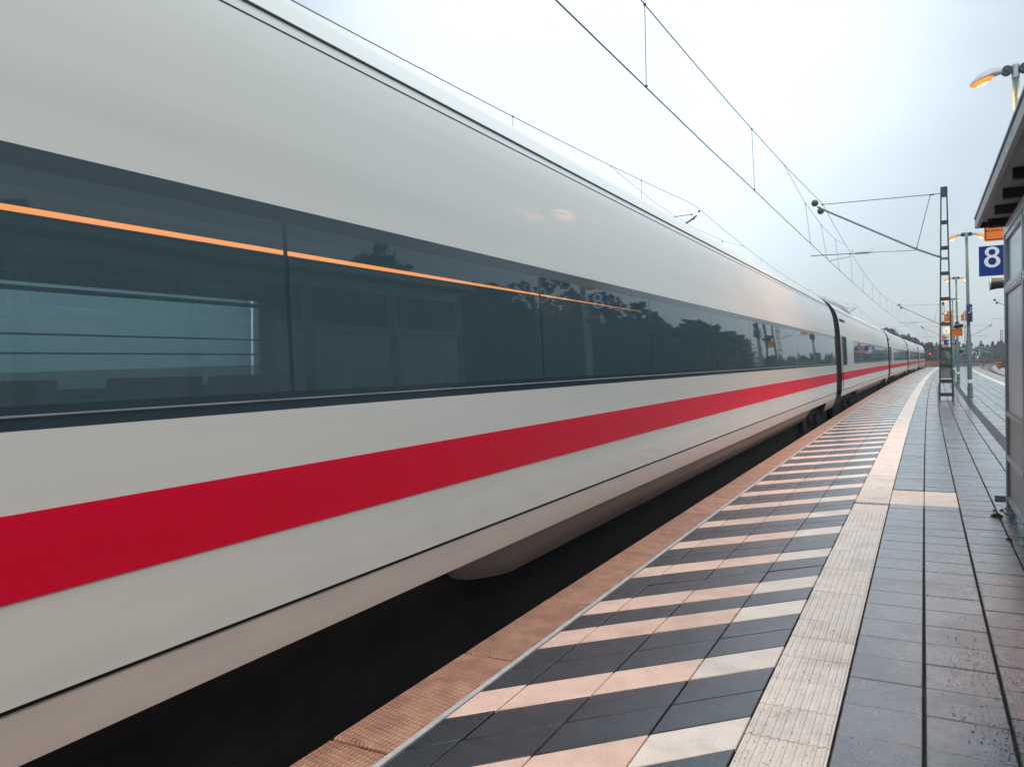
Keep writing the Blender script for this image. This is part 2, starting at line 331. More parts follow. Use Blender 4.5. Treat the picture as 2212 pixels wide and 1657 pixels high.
# platform slab
PE0, PE1 = -6.0, 131.0
pl = MB(); n = 70; rows = []
for i in range(n+1):
    y = PE0+(PE1-PE0)*i/n; c = Cv(y)
    rows.append([(-1.95+c, y, -1.0), (-1.95+c, y, -.10), (-1.95+c, y, -.016), (4.30+c, y, -.016), (4.30+c, y, -1.0)])
pl.quadgrid(rows); pl.f.append(tuple(range(5)))
b_ = len(pl.v)-5; pl.f.append(tuple(range(b_, b_+5))[::-1])
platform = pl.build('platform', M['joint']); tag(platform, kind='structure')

# ballast beds and tracks
def track(name, cy, label=None):
    """cy(y)->x centre line ; rails, sleepers, ballast"""
    t_ = thing(name, None, None, kind='structure')
    return t_
def rail_profile(cx, y, off, slope):
    w = .055; px = cx+off
    return [(px-w, y, -.73), (px+w, y, -.73), (px+w, y, -.77), (px+.01, y, -.78), (px+.01, y, -.86), (px+.07, y, -.875), (px-.07, y, -.875), (px-.01, y, -.86), (px-.01, y, -.78), (px-w, y, -.77)]
def build_track(name, cfun, y0, y1, sl0, sl1, half=1.45):
    t_ = thing(name, None, None, kind='structure')
    n = int((y1-y0)/3); yy = [y0+(y1-y0)*i/n for i in range(n+1)]
    for s_ in (-1, 1):
        mb = MB(); mb.quadgrid([rail_profile(cfun(y), y, s_*.70, 0) for y in yy], True); mb.build('rail', M['rail'], t_)
    bb = MB(); bb.quadgrid([[(cfun(y)-half-.7, y, -1.04), (cfun(y)-half, y, -.90), (cfun(y)+half, y, -.90), (cfun(y)+half+.7, y, -1.04)] for y in yy])
    bb.build('ballast_bed', M['ballast'], t_)
    mb = MB(); y = sl0
    while y < sl1:
        c = cfun(y); d = (cfun(y+.5)-cfun(y-.5))
        a = Vector((c-1.22, y+1.22*d, -.885)); b2 = Vector((c+1.22, y-1.22*d, -.885)); mb.bar(a, b2, .24, .06); y += .6
    so = mb.build('sleeper_row', M['sleeper'], t_); so['kind'] = 'stuff'
    return t_
def lerp_path(pts):
    def f(y):
        for (a, xa), (b, xb) in zip(pts, pts[1:]):
            if y <= b or (b, xb) == pts[-1]:
                t = (y-a)/(b-a); return xa+(xb-xa)*t
    return f
def smooth_path(pts, s_=9):
    g = lerp_path(pts); return lambda y: sum(g(y+k*s_/3) for k in range(-3, 4))/7
main_c = lambda y: -3.64+Cv(y)
build_track('railway_track', main_c, -20, 420, 120, 230)
left_c = lambda y: -7.75+Cv(y)
build_track('railway_track', left_c, -20, 420, 120, 230)
t9 = smooth_path([(-60, 5.75), (0, 5.75), (40, 5.75+Cv(40)), (70, 5.62+Cv(70)), (97, 7.2), (122, 8.0), (160, 9.9), (208, 13.1), (250, 17.2), (275, 20.3), (300, 24.2), (330, 30), (360, 38), (400, 52)], 12)
build_track('railway_track', t9, -20, 390, 40, 330)
t10 = smooth_path([(-60, 10.0), (60, 10.6), (97, 11.4), (122, 12.3), (160, 14.3), (208, 18), (250, 22.6), (300, 30), (330, 37), (360, 46), (400, 60)], 12)
build_track('railway_track', t10, 60, 390, 90, 300)

# ------------------------------------------------------------------ platform paving
def tile_mesh(name, w, l, m, bev=.004, h=.05, ribs=0):
    mb = MB(); x0, x1, y0, y1 = -w/2, w/2, -l/2, l/2
    if not ribs:
        b = bev; mb.v += [(x0, y0, -h), (x1, y0, -h), (x1, y1, -h), (x0, y1, -h), (x0, y0, -b), (x1, y0, -b), (x1, y1, -b), (x0, y1, -b), (x0+b, y0+b, 0), (x1-b, y0+b, 0), (x1-b, y1-b, 0), (x0+b, y1-b, 0)]
        for i in range(4):
            j = (i+1) % 4; mb.f += [(i, j, 4+j, 4+i), (4+i, 4+j, 8+j, 8+i)]
        mb.f.append((8, 9, 10, 11))
    else:
        rh = .0045; pts = [(x0, -h), (x0, -rh)]; p = w/ribs
        for k in range(ribs):
            a = x0+k*p; pts += [(a+p*.22, -rh), (a+p*.32, 0), (a+p*.68, 0), (a+p*.78, -rh)]
        pts += [(x1, -rh), (x1, -h)]
        mb.quadgrid([[(x, y0, z) for x, z in pts], [(x, y1, z) for x, z in pts]])
        n_ = len(pts); mb.f += [tuple(range(n_)), tuple(range(n_, 2*n_))[::-1]]
    return mb.mesh(name, m)
JG = .011
PITCH = .2985
# plain columns: (left, right, first joint, mesh)
cols = [(-.315, -.008, .205), (-.008, .292, .205), (.292, .590, .02), (.590, .890, .11), (.890, 1.078, .06),
        (1.232, 1.535, .15), (1.535, 1.84, .02), (1.84, 2.145, .22), (2.145, 2.45, .09), (2.45, 2.755, .17), (2.755, 3.12, .05), (3.46, 3.765, .12), (3.765, 4.06, .2)]
meshes = {}
for a, b, ph in cols:
    w = round(b-a-JG, 3)
    if w not in meshes: meshes[w] = tile_mesh('paving_tile', w, PITCH-.008, M['tile'])
cand = []
for ci, (a, b, ph) in enumerate(cols):
    y = 1.2+ph
    while y < PE1-.4:
        if not (8.45 < y+PITCH/2 < 9.4 and ci < 2): cand.append((ci, a, b, y+PITCH/2))
        y += PITCH
def place(me, x, y, name, zoff=None, tilt=.0035):
    ob = bpy.data.objects.new(name, me); COL.objects.link(ob); ob.parent = platform
    ob.location = (x, y, random.uniform(-.0015, .0015) if zoff is None else zoff)
    ob.rotation_euler = (random.uniform(-tilt, tilt), random.uniform(-tilt, tilt), -math.atan(Tv(y))+random.uniform(-.002, .002))
    return ob
cand.sort(key=lambda t: (t[0] > 4)*6 + t[3])
near = cand[:298]; rest = cand[298:]
for ci, a, b, y in near: place(meshes[round(b-a-JG, 3)], (a+b)/2+Cv(y), y, 'paving_tile')
def add_tile(mb, a, b, y, l, g=.005, skew=0.0, z=None):
    z = random.uniform(-.001, .001) if z is None else z; bv = .003; c = Cv(y)
    tz = [z+random.uniform(-.0008, .0008) for _ in range(4)]
    P = [(a, y-l/2+g/2), (b, y-l/2+g/2), (b, y+l/2-g/2), (a, y+l/2-g/2)]
    bs = len(mb.v)
    for (x, yy) in P: mb.v.append((x+Cv(yy), yy+skew*(x-b), -.03))
    for (x, yy), q in zip(P, tz):
        mb.v.append((x+Cv(yy)+(bv if x == a else -bv), yy+skew*(x-b), q))
    for i in range(4):
        j = (i+1) % 4; mb.f.append((bs+i, bs+j, bs+4+j, bs+4+i))
    mb.f.append((bs+4, bs+5, bs+6, bs+7))
mb = MB()
for ci, a, b, y in rest: add_tile(mb, a+JG/2, b-JG/2, y, PITCH)
o = mb.build('paving_tile_field', M['tile'], platform); o['kind'] = 'stuff'

# ribbed guidance strip
tm = tile_mesh('tactile_slab', .317-.008, PITCH-.008, M['tactile'], ribs=9)
y = 1.2+.054; k = 0; rest_m = MB(); yj = []
while y < PE1-.4:
    yc = y+PITCH/2
    if not 8.5 < yc < 9.42:
        if k < 290: place(tm, -.4735+Cv(yc), yc, 'tactile_slab', tilt=.004); k += 1
        else: add_tile(rest_m, -.629, -.318, yc, PITCH)
    y += PITCH
o = rest_m.build('tactile_slab_field', M['tactile'], platform); o['kind'] = 'stuff'
am = {}
for (a, b) in ((-.632, -.315), (-.315, -.008), (-.008, .292)):
    me = tile_mesh('attention_slab', b-a-.006, .302, M['attention'])
    for k in range(3):
        yc = 8.5+.155+.307*k; place(me, (a+b)/2+Cv(yc), yc, 'attention_slab')
# right-hand guidance strip
rest_m = MB(); y = 5
while y < PE1-.4: add_tile(rest_m, 3.135, 3.445, y, PITCH); y += PITCH
o = rest_m.build('far_side_tactile_strip', M['tactile'], platform); o['kind'] = 'stuff'
# hatched safety zone : rows run at 45 degrees, parts for the nearest, stuff beyond
hc = [(-1.765, -1.605), (-1.605, -1.300), (-1.300, -.958), (-.958, -.632)]
HP = .2885
def hatch_white(i): return (i % 3 == 0) if i <= 6 else ((i-8) % 3 == 0)
hcand = []
for ci, (a, b) in enumerate(hc):
    for i in range(-8, 450):
        yA = 2.904+HP*i + (b-(-.632))        # lower-right corner of the row at this column's right side
        if yA < 1.2 or yA > PE1-1.6: continue
        hcand.append((ci, a, b, yA, hatch_white(i)))
hcand.sort(key=lambda t: t[3])
cnt = {'hatch_tile_white': 0, 'hatch_tile_dark': 0, 'hatch_tile_peach': 0}
fields = {k: MB() for k in cnt}
MT = {'hatch_tile_white': M['tile_white'], 'hatch_tile_dark': M['tile_dark'], 'hatch_tile_peach': M['tile_peach']}
hm = {}
def hatch_mesh(nm, w):
    h = .045; bv = .003; s_ = w
    mb = MB(); g = .006
    base = [(-w/2+g/2, -s_/2+g/2), (w/2-g/2, s_/2+g/2-g), (w/2-g/2, s_/2+HP-g/2-g/2), (-w/2+g/2, -s_/2+HP-g/2)]
    base = [(-w/2+g/2, -w+g), (w/2-g/2, 0), (w/2-g/2, HP-g), (-w/2+g/2, -w+HP)]
    cx = sum(p[0] for p in base)/4; cy_ = sum(p[1] for p in base)/4
    for x, y_ in base: mb.v.append((x, y_, -h))
    for x, y_ in base: mb.v.append((x, y_, -bv))
    for x, y_ in base: mb.v.append((x+(bv if x < cx else -bv), y_+(bv*1.2 if (x < cx and y_ < -w+HP/2) or (x > cx and y_ < HP/2) else -bv*1.2), 0))
    for i in range(4):
        j = (i+1) % 4; mb.f += [(i, j, 4+j, 4+i), (4+i, 4+j, 8+j, 8+i)]
    mb.f.append((8, 9, 10, 11)); return mb.mesh(nm, MT[nm])
for ci, a, b, yA, wh in hcand:
    nm = 'hatch_tile_dark' if not wh else ('hatch_tile_white' if ci == 3 else 'hatch_tile_peach')
    cnt[nm] += 1
    if cnt[nm] <= 290:
        key = (nm, round(b-a, 3))
        if key not in hm: hm[key] = hatch_mesh(nm, b-a)
        place(hm[key], (a+b)/2+Cv(yA), yA, nm, tilt=.002)
    else: add_tile(fields[nm], a+.003, b-.003, yA+HP/2, HP, skew=1.0)
for nm, f_ in fields.items():
    if f_.v: o = f_.build(nm+'_field', MT[nm], platform); o['kind'] = 'stuff'
# pale filler line and edge stones
mb = MB(); n = 140
mb.quadgrid([[(-1.795+Cv(y), y, -.03), (-1.795+Cv(y), y, .001), (-1.769+Cv(y), y, .001), (-1.769+Cv(y), y, -.03)] for y in [PE0+.2+(PE1-PE0-.4)*i/n for i in range(n+1)]])
mb.build('joint_filler', M['whiteline'], platform)
em = MB(); w0, w1 = -.143, .143
em.hexa([(w0, -.488, -.16), (w1, -.488, -.16), (w1, .488, -.16), (w0, .488, -.16), (w0, -.488, -.012), (w1, -.488, -.004), (w1, .488, -.004), (w0, .488, -.012)])
em.hexa([(w0, -.488, -.012), (w1, -.488, -.004), (w1, .488, -.004), (w0, .488, -.012), (w0+.012, -.482, 0.0), (w1-.004, -.482, .001), (w1-.004, .482, .001), (w0+.012, .482, 0.0)])
eme = em.mesh('edge_stone', M['edge'])
y = .307
while y < PE1: place(eme, -1.9415+Cv(y+.5), y+.5, 'edge_stone', tilt=.002); y += 1.0
y = .307
while y < PE1: place(eme, 4.215+Cv(y+.5), y+.5, 'edge_stone', tilt=.002); y += 1.0
# drainage channel: frame and slotted grates
def ch_mesh():
    mb = MB()
    for k in range(5): mb.box(-.07+k*.031, -.054+k*.031, -.245, .245, -.02, -.003)
    mb.box(-.072, .072, -.248, -.232, -.022, -.002); mb.box(-.072, .072, .232, .248, -.022, -.002); mb.box(-.07, .07, -.24, .24, -.05, -.021)
    return mb.mesh('drain_grate', M['chan'])
cme = ch_mesh(); y = 3.0
while y < 125: place(cme, 1.155+Cv(y), y, 'drain_grate', zoff=0.0, tilt=0); y += .5

# ================================================================== TRAIN
train = thing('high_speed_train', 'long light grey express train with a red stripe passing along the platform edge', 'train', (-3.64, 10, -.73))
UC = -3.64
side = [(1.372, 1.300), (1.374, 1.15), (1.376, .9), (1.372, .7), (1.366, .520)]
roofp = [(1.345, 2.125), (1.325, 2.40), (1.285, 2.70), (1.235, 2.86), (1.175, 2.995)]
top = [(1.160, 3.01), (1.05, 3.16), (.88, 3.30), (.62, 3.40), (.3, 3.45), (0, 3.465)]
lowp = [(1.360, .505), (1.352, .42), (1.335, .335)]
skp = [(1.315, .325), (1.285, .22), (1.250, .115), (1.225, .105)]
def cx(y): return UC+Cv(y)
def loft(prof, y0, y1, mirror=False, step=1.5, fn=None):
    n = max(1, int(round((y1-y0)/step))); rows = []
    for i in range(n+1):
        y = y0+(y1-y0)*i/n
        pr = [(fn(u, z, y) if fn else (u, z)) for u, z in prof]
        rows.append([(cx(y)+(-u if mirror else u), y, z) for u, z in pr])
    return rows
NOSE0 = 131.0; NOSE1 = 139.9
def nosefn(u, z, y):
    if y < NOSE0: return (u, z)
    t = min(1, (y-NOSE0)/(NOSE1-NOSE0)); k = 1-t**2.4*.62; zk = 1-t**2.6*.66
    return (u*k, -.25+(z+.25)*zk if z > -.25 else z)
L = 27.73; G0 = 24.5
for k in range(0, 5):
    ys, ye = G0+L*(k-1)+.75, G0+L*k-.75
    if k == 4: ye = NOSE1
    fn = nosefn if k == 4 else None
    st = 1.5 if k < 4 else 1.0
    b = MB()
    full = top[:-1]+top[-1:]+[(-u, z) for u, z in top[:-1]][::-1]
    # roof + upper sides (single skin), lower sides both flanks
    b.quadgrid(loft(roofp+full+[(-u, z) for u, z in roofp][::-1], ys, ye, step=st, fn=fn))
    for mir in (False, True): b.quadgrid(loft(side, ys, ye, mir, st, fn))
    # end walls
    ends = []
    for ye_ in (ys, ye):
        r = loft([(1.345, 2.125)]+roofp[1:]+full+[(-u, z) for u, z in roofp[1:]][::-1]+[(-1.345, 2.125), (-1.37, .5), (1.37, .5)], ye_, ye_+.001, step=1, fn=fn)[0]
        ends.append(r)
    coach = sm(b, 35).build('coach', M['paint'], train)
    for r in ends:
        e_ = MB(); e_.v += r; e_.f.append(tuple(range(len(r)))); e_.build('end_wall', M['under'], coach)
    coach['label'] = ['nearest coach, filling the left half of the picture', 'second coach with roof humps', 'third coach', 'fourth coach', 'end coach with rounded tail'][k]
    # gutter along the roof shoulder
    for mir in (False, True):
        g = MB(); g.quadgrid(loft([(1.172, 2.990), (1.184, 2.993), (1.183, 3.001), (1.166, 3.006)], ys, ye, mir, st, fn), True); sm(g, 60).build('roof_gutter', M['gutter'], coach)
    g = MB(); g.quadgrid(loft([(1.204, 2.930), (1.2085, 2.930), (1.2095, 2.926), (1.205, 2.926)], ys, ye, False, st, fn)); g.build('roof_seam', M['seam'], coach)
    # red stripe 3 mm proud
    for mir in (False, True):
        r_ = MB(); r_.quadgrid(loft([(1.3775, 1.066), (1.3790, .94), (1.3785, .819)], ys, ye, mir, st, fn)); sm(r_, 60).build('red_stripe', M['red'], coach)
    # lower body panel, seam and skirt
    for mir in (False, True):
        r_ = MB(); r_.quadgrid(loft(lowp, ys, ye, mir, st, fn)); sm(r_, 60).build('lower_panel', M['lowpaint'], coach)
    r_ = MB(); r_.quadgrid(loft([(1.364, .523), (1.350, .519), (1.350, .507), (1.362, .503)], ys, ye, False, st, fn)); r_.build('panel_seam', M['seam'], coach)
    sk0, sk1 = ys+6.1, ye-4.9
    if k < 4:
        for mir in (False, True):
            r_ = MB(); r_.quadgrid(loft(skp, sk0, sk1, mir, .1, lambda u, z, y: (u, .325-(.325-z)*max(.03, min(1, (max(0, (y-sk0)/.75))**.45, (max(0, (sk1-y)/.6))**.45))))); sm(r_, 60).build('skirt_panel', M['skirt'], coach)
        r_ = MB(); r_.quadgrid(loft([(1.320, .3335), (1.332, .3325), (1.326, .3240)], sk0, sk1)); r_.build('skirt_trim', M['galv'], coach)
    else:
        for mir in (False, True):
            r_ = MB(); r_.quadgrid(loft(skp, sk0, NOSE1, mir, st, fn)); sm(r_, 60).build('skirt_panel', M['lowpaint'], coach)
    # underframe
    u_ = MB(); u_.quadgrid(loft([(1.12, .33), (1.08, -.42), (-1.08, -.42), (-1.12, .33)], ys, ye-(3 if k == 4 else 0), False, 3), True)
    u_.build('underframe', M['under'], coach)
    # bogies: side frames, axle boxes, wheels
    for yb in ((ys+4.0, ye-3.9) if k < 4 else (ys+4.0,)):
        c = cx(yb); bo = MB()
        for s_ in (-1, 1):
            bo.box(c+s_*1.05-.05, c+s_*1.05+.05, yb-1.6, yb+1.6, -.42, -.18)
            for a_ in (-1.25, 1.25):
                bo.tube([(c+s_*.66, yb+a_, -.29), (c+s_*.80, yb+a_, -.29)], .44, 20)
                if k == 0 and yb < 5: continue
                bo.box(c+s_*1.02, c+s_*1.22, yb+a_-.18, yb+a_+.18, -.45, -.08)
                bo.bar((c+s_*1.13, yb+a_-.3, -.02), (c+s_*1.13, yb+a_+.3, -.02), .12, .2)
            if not (k == 0 and yb < 5): bo.tube([(c+s_*1.12, yb-.45, .1), (c+s_*1.12, yb+.45, -.1)], .06, 8)
        for a_ in (-1.25, 0, 1.25): bo.tube([(c-1.08, yb+a_, -.29), (c+1.08, yb+a_, -.29)], .09, 10)
        sm(bo, 40).build('bogie', M['under'], coach)
    for yf in ((ye-2.2, ye-.1),) if k < 4 else ():
        f_ = MB(); f_.quadgrid(loft([(1.335, .33), (1.30, .20), (1.26, .10)], yf[0], yf[1], step=.5)); sm(f_, 60).build('end_fairing', M['lowpaint'], coach)
    # window band
    wy0 = ys+4.3 if k > 0 else ys+.1; wy1 = ye-.15 if k < 4 else NOSE0-1
    def gl(z): t = (z-1.300)/(2.125-1.300); return (1.372+(1.345-1.372)*t+.004*math.sin(math.pi*t), z)
    for mir in (False, True):
        n_ = int(round((wy1-wy0)/2.31)); wl = (wy1-wy0)/n_
        fb = MB()
        fb.quadgrid(loft([gl(1.300), gl(1.372)], wy0, wy1, mir)); fb.quadgrid(loft([gl(2.060), gl(2.125)], wy0, wy1, mir))
        for i in range(n_+1):
            yc = wy0+wl*i; hw_ = .012 if k == 0 else .035; a_, c_ = max(wy0, yc-hw_), min(wy1, yc+hw_)
            if not (mir and k == 0): fb.quadgrid(loft([gl(1.372), gl(1.7), gl(2.060)], a_, c_, mir, .3))
        sm(fb, 60).build('window_surround', M['frit'], coach)
        tr_ = MB(); tr_.quadgrid(loft([(1.3745, 1.345), (1.3790, 1.340), (1.3745, 1.335)], wy0, wy1, mir)); tr_.build('sill_trim', M['galv_dark'], coach)
        for i in range(n_):
            a_, c_ = wy0+wl*i+hw_, wy0+wl*(i+1)-hw_
            wmb = MB(); wmb.quadgrid(loft([gl(1.372), gl(1.6), gl(1.85), gl(2.060)], a_, c_, mir, .7))
            sm(wmb, 60).build('window_pane', M['glass'], coach)
        if k > 0:                               # plain wall between band and coach end
            pw = MB(); pw.quadgrid(loft([(1.372, 1.300), (1.360, 1.7), (1.345, 2.125)], ys, wy0, mir)); sm(pw, 60).build('wall_panel', M['paint'], coach)
            dn = MB(); dn.quadgrid(loft([(1.3800, .55), (1.3860, .7), (1.3870, 1.0), (1.3840, 1.3), (1.3720, 1.7), (1.3530, 2.2)], ys+.35, ys+1.75, mir, 1)); sm(dn, 60).build('door', M['paint'], coach)
            dr = MB(); dr.quadgrid(loft([(1.3885, 1.066), (1.3895, .94), (1.3890, .819)], ys+.35, ys+1.75, mir, 1)); dr.build('door_stripe', M['red'], coach)
            dw = MB(); dw.quadgrid(loft([(1.3870, 1.28), (1.3755, 1.7), (1.3570, 2.17)], ys+.45, ys+1.65, mir, 1)); dw.build('door_window', M['doorglass'], coach)
            for yy in (ys+.335, ys+1.76):
                dj = MB(); dj.quadgrid(loft([(1.3830, .53), (1.3880, 1.0), (1.3740, 1.7), (1.3560, 2.2)], yy-.012, yy+.012, mir, 1)); dj.build('door_seal', M['seam'], coach)
    if k > 0:
        rv = MB(); rv.quadgrid(loft([(1.302, 2.64), (1.287, 2.72)], ys+.3, ys+1.9, False, 1)); rv.build('roof_vent', M['seam'], coach)
    # interior
    im = MB(); im.quadgrid(loft([(-1.30, .50), (1.30, .50)], ys+.02, (ye-.02) if k < 4 else NOSE0)); im.build('interior_floor', M['under'], coach)
    im = MB(); im.quadgrid(loft([(-1.31, 2.16), (-1.15, 2.32), (-.5, 2.36), (.5, 2.36), (1.15, 2.32), (1.31, 2.16)], ys+.02, (ye-.02) if k < 4 else NOSE0)); im.build('interior_ceiling', M['ceiling'], coach)
    if k == 0:
        im = MB(); im.box(cx(4)-1.31, cx(4)+1.16, 5.0, 22.9, .5, 2.33); im.build('washroom_cabin', M['cabin'], coach)  # solid block added behind the glass to keep this window stretch evenly dark
    else:
        for yp in (ys+.05, wy0-.1):
            im = MB(); im.box(cx(yp)-1.32, cx(yp)+1.30, yp, yp+.05, .5, 2.30); im.build('partition', M['seat'], coach)
    seats = MB(); y = wy0+.6
    while y < min(wy1, NOSE0)-1:
        if k == 0 and y > 4.2: break
        for u in (-1.05, -.58, .58, 1.05):
            c = cx(y)+u
            seats.box(c-.21, c+.21, y-.25, y+.22, .72, .92)
            seats.hexa([(c-.21, y+.20, .8), (c+.21, y+.20, .8), (c+.21, y+.30, .8), (c-.21, y+.30, .8), (c-.17, y+.32, 1.44), (c+.17, y+.32, 1.44), (c+.17, y+.40, 1.44), (c-.17, y+.40, 1.44)])
        y += .95
    so_ = seats.build('seat_rows', M['seat'], coach); so_['kind'] = 'stuff'
    if k > 0:
        im = MB(); im.quadgrid(loft([(.05, .5), (.05, 2.33)], wy0, min(wy1, NOSE0))); im.build('aisle_screen', M['seat'], coach)  # dark slab added to block the view through to the far windows
    else:
        ls = MB(); ls.quadgrid(loft([(1.318, 1.953), (1.322, 1.938), (1.310, 1.936), (1.306, 1.953)], -1.5, 6.9, False, .5, lambda u, z, y: (u, 1.945+(z-1.945)*max(.02, min(1, (6.9-y)/4)))), True); ls.build('light_strip', M['strip'], coach)  # smeared streak of an interior light, put into a tapering glowing strip
        for (u_, z_, h_) in ((-1.22, 1.99, .03), (-1.25, 1.72, .012), (-1.25, 1.60, .012)):
            rk = MB(); rk.quadgrid(loft([(u_, z_), (u_+.02, z_), (u_+.02, z_+h_), (u_, z_+h_)], -1.5, 4.95, step=.7), True); rk.build('handrail', M['galv_dark'], coach)
        rk = MB(); rk.quadgrid(loft([(1.30, 1.99), (.95, 1.97), (.95, 1.995), (1.30, 2.015)], -1.5, 2.95, step=.7), True); rk.build('luggage_rack', M['galv_dark'], coach)
    # gangway bellows to the next coach
    if k < 4:
        g = MB(); n_ = 9
        rows = []
        pr = [(1.26, .15), (1.27, 1.3), (1.25, 2.1), (1.19, 2.7), (1.0, 3.0), (.5, 3.15), (0, 3.17), (-.5, 3.15), (-1.0, 3.0), (-1.19, 2.7), (-1.25, 2.1), (-1.27, 1.3), (-1.26, .15)]
        for i in range(n_+1):
            y = ye+(1.5)*i/n_; s_ = 1 if i % 2 else .95
            rows.append([(cx(y)+u*s_, y, z if z < 2.5 else 2.5+(z-2.5)*s_) for u, z in pr])
        g.quadgrid(rows); g.build('bellows', M['bellows'], coach)
    if k == 1:
        for (a_, c_, zt) in ((ys+.3, ys+2.6, .16), (ys+3.4, ys+9.0, .26)):
            h_ = MB(); rows = []
            for i in range(11):
                t = i/10; y = a_+(c_-a_)*t; e = math.sin(math.pi*t)**.6
                rows.append([(cx(y)+u, y, (3.10 if abs(u) > 1 else 3.22 if abs(u) > .7 else 3.38)+zt*e*q) for u, q in ((1.08, -.1), (1.02, .5), (.86, .95), (.55, 1.0), (-.55, 1.0), (-.86, .95), (-1.02, .5), (-1.08, -.1))])
            h_.quadgrid(rows); sm(h_, 50).build('roof_fairing', M['rooffair'], coach)
    if k == 4:
        tl = MB()
        for s_ in (-1, 1): tl.ball((cx(NOSE1)+s_*.45, NOSE1-.15, .62), .11)
        tl.build('tail_lamp', M['redlamp'], coach)

# ================================================================== SHELTER
SX = .69
sh = thing('platform_shelter', 'grey steel waiting shelter with board panels and a flat overhanging roof, at the right edge', 'shelter', (SX, 8.4, 0))
SY0, SY1 = 1.6, 8.43
for (x, y) in ((SX, 8.39), (SX, 7.02), (SX, 5.66), (SX, 4.3), (SX, 2.94), (SX, 1.64), (2.25, 8.39), (2.25, 5.0), (2.25, 1.64)):
    p = MB(); p.box(x-.004, x+.066, y-.04, y+.04, .0, 2.62); po = p.build('post', M['galv_dark'], sh)
    q = MB(); q.box(x-.03, x+.10, y-.08, y+.08, .002, .014)
    for sx_ in (-.012, .082):
        for sy_ in (-.06, .06): q.tube([(x+sx_, y+sy_, .014), (x+sx_, y+sy_, .035)], .009, 6)
    q.build('foot_plate', M['galv'], po)
p = MB(); p.box(SX-.008, SX-.005, 8.40, 8.432, .0, 2.54); p.build('corner_trim', M['galv'], sh)
p = MB(); p.box(SX-.012, SX+.07, SY0, 8.43, 2.545, 2.628); p.build('top_rail', M['galv'], sh)
p = MB(); p.box(2.24, 2.32, SY0, 8.43, 2.545, 2.628); p.build('top_rail', M['galv'], sh)
p = MB(); p.box(SX+.07, 2.24, 8.36, 8.42, 2.545, 2.628); p.build('top_rail', M['galv'], sh)
bays = [(7.06, 8.35), (5.70, 6.98), (4.34, 5.62), (2.98, 4.26), (1.68, 2.90)]
for a, b in bays:
    for z0, z1, nm in ((2.03, 2.085, 'middle_rail'), (.90, .935, 'sill_rail'), (.50, .535, 'lower_rail'), (.12, .155, 'bottom_rail')):
        p = MB(); p.box(SX-.008, SX+.05, a, b, z0, z1); p.build(nm, M['galv'], sh)
        if nm == 'middle_rail':
            for i in range(6): r = MB(); yy = a+.1+(b-a-.2)*i/5; r.tube([(SX-.008, yy, 2.055), (SX-.012, yy, 2.055)], .007, 6); r.build('rivet', M['galv_dark'], sh)
    p = MB(); p.box(SX+.012, SX+.03, a+.02, b-.02, .935, 2.03); p.build('board_panel', M['panel'], sh)
    f_ = MB()
    for (u0, u1, v0, v1) in ((a, a+.022, .935, 2.03), (b-.022, b, .935, 2.03), (a+.022, b-.022, .935, .95), (a+.022, b-.022, 2.012, 2.03)): f_.box(SX-.004, SX+.036, u0, u1, v0, v1)
    f_.build('panel_frame', M['galv_dark'], sh)
    p = MB(); p.box(SX+.016, SX+.028, a, b, .535, .90); p.build('lower_panel', M['panel_grey'], sh)
    p = MB(); p.box(SX+.016, SX+.028, a, b, .155, .50); p.build('lower_panel', M['panel_grey'], sh)
    p = MB(); p.box(SX+.018, SX+.024, a+.03, b-.03, 2.11, 2.50); p.build('glass_pane', M['clearglass'], sh)
    f_ = MB()
    for (u0, u1, v0, v1) in ((a, a+.03, 2.085, 2.545), (b-.03, b, 2.085, 2.545), (a+.03, b-.03, 2.085, 2.11), (a+.03, b-.03, 2.50, 2.545)): f_.box(SX, SX+.04, u0, u1, v0, v1)
    f_.build('glazing_bar', M['galv'], sh)
p = MB(); p.box(2.26, 2.29, SY0+.1, 8.35, .15, 2.5); p.build('rear_wall', M['panel_grey'], sh)
p = MB(); p.box(SX+.08, 2.24, 8.385, 8.40, .15, 2.1); p.build('end_wall', M['panel_grey'], sh)
# roof: boards, fascia, beams
x = .497; i = 0
for (ya, yb) in ((1.0, 2.6), (2.6, 4.2), (4.2, 5.75), (5.75, 7.19), (7.19, 8.49)):
    p = MB(); p.box(.497, 2.5, ya+.004, yb-.004, 2.705, 2.735); p.build('soffit_board', M['soffit'], sh)
p = MB(); p.hexa([(.466, 1.0, 2.655), (.496, 1.0, 2.655), (.496, 8.49, 2.655), (.466, 8.49, 2.655), (.458, 1.0, 2.715), (.496, 1.0, 2.715), (.496, 8.49, 2.715), (.458, 8.49, 2.715)]); p.build('roof_fascia', M['fascia'], sh)
p = MB(); p.box(.46, 2.5, 8.492, 8.505, 2.655, 2.74); p.build('roof_fascia', M['beam'], sh)
p = MB(); p.box(.452, 2.55, .95, 8.51, 2.742, 2.756); p.build('roof_sheet', M['galv'], sh)
for i in range(10):
    y = 8.34-.72*i
    p = MB(); p.box(.556, 2.4, y-.035, y+.035, 2.629, 2.703); p.build('beam', M['beam'], sh)
p = MB(); p.box(SX-.10, SX-.012, 8.40, 8.41, .09, .15); p.tube([(SX-.06, 8.395, .12), (SX-.06, 8.42, .12)], .016, 8); p.build('fixing_lug', M['galv_dark'], sh)

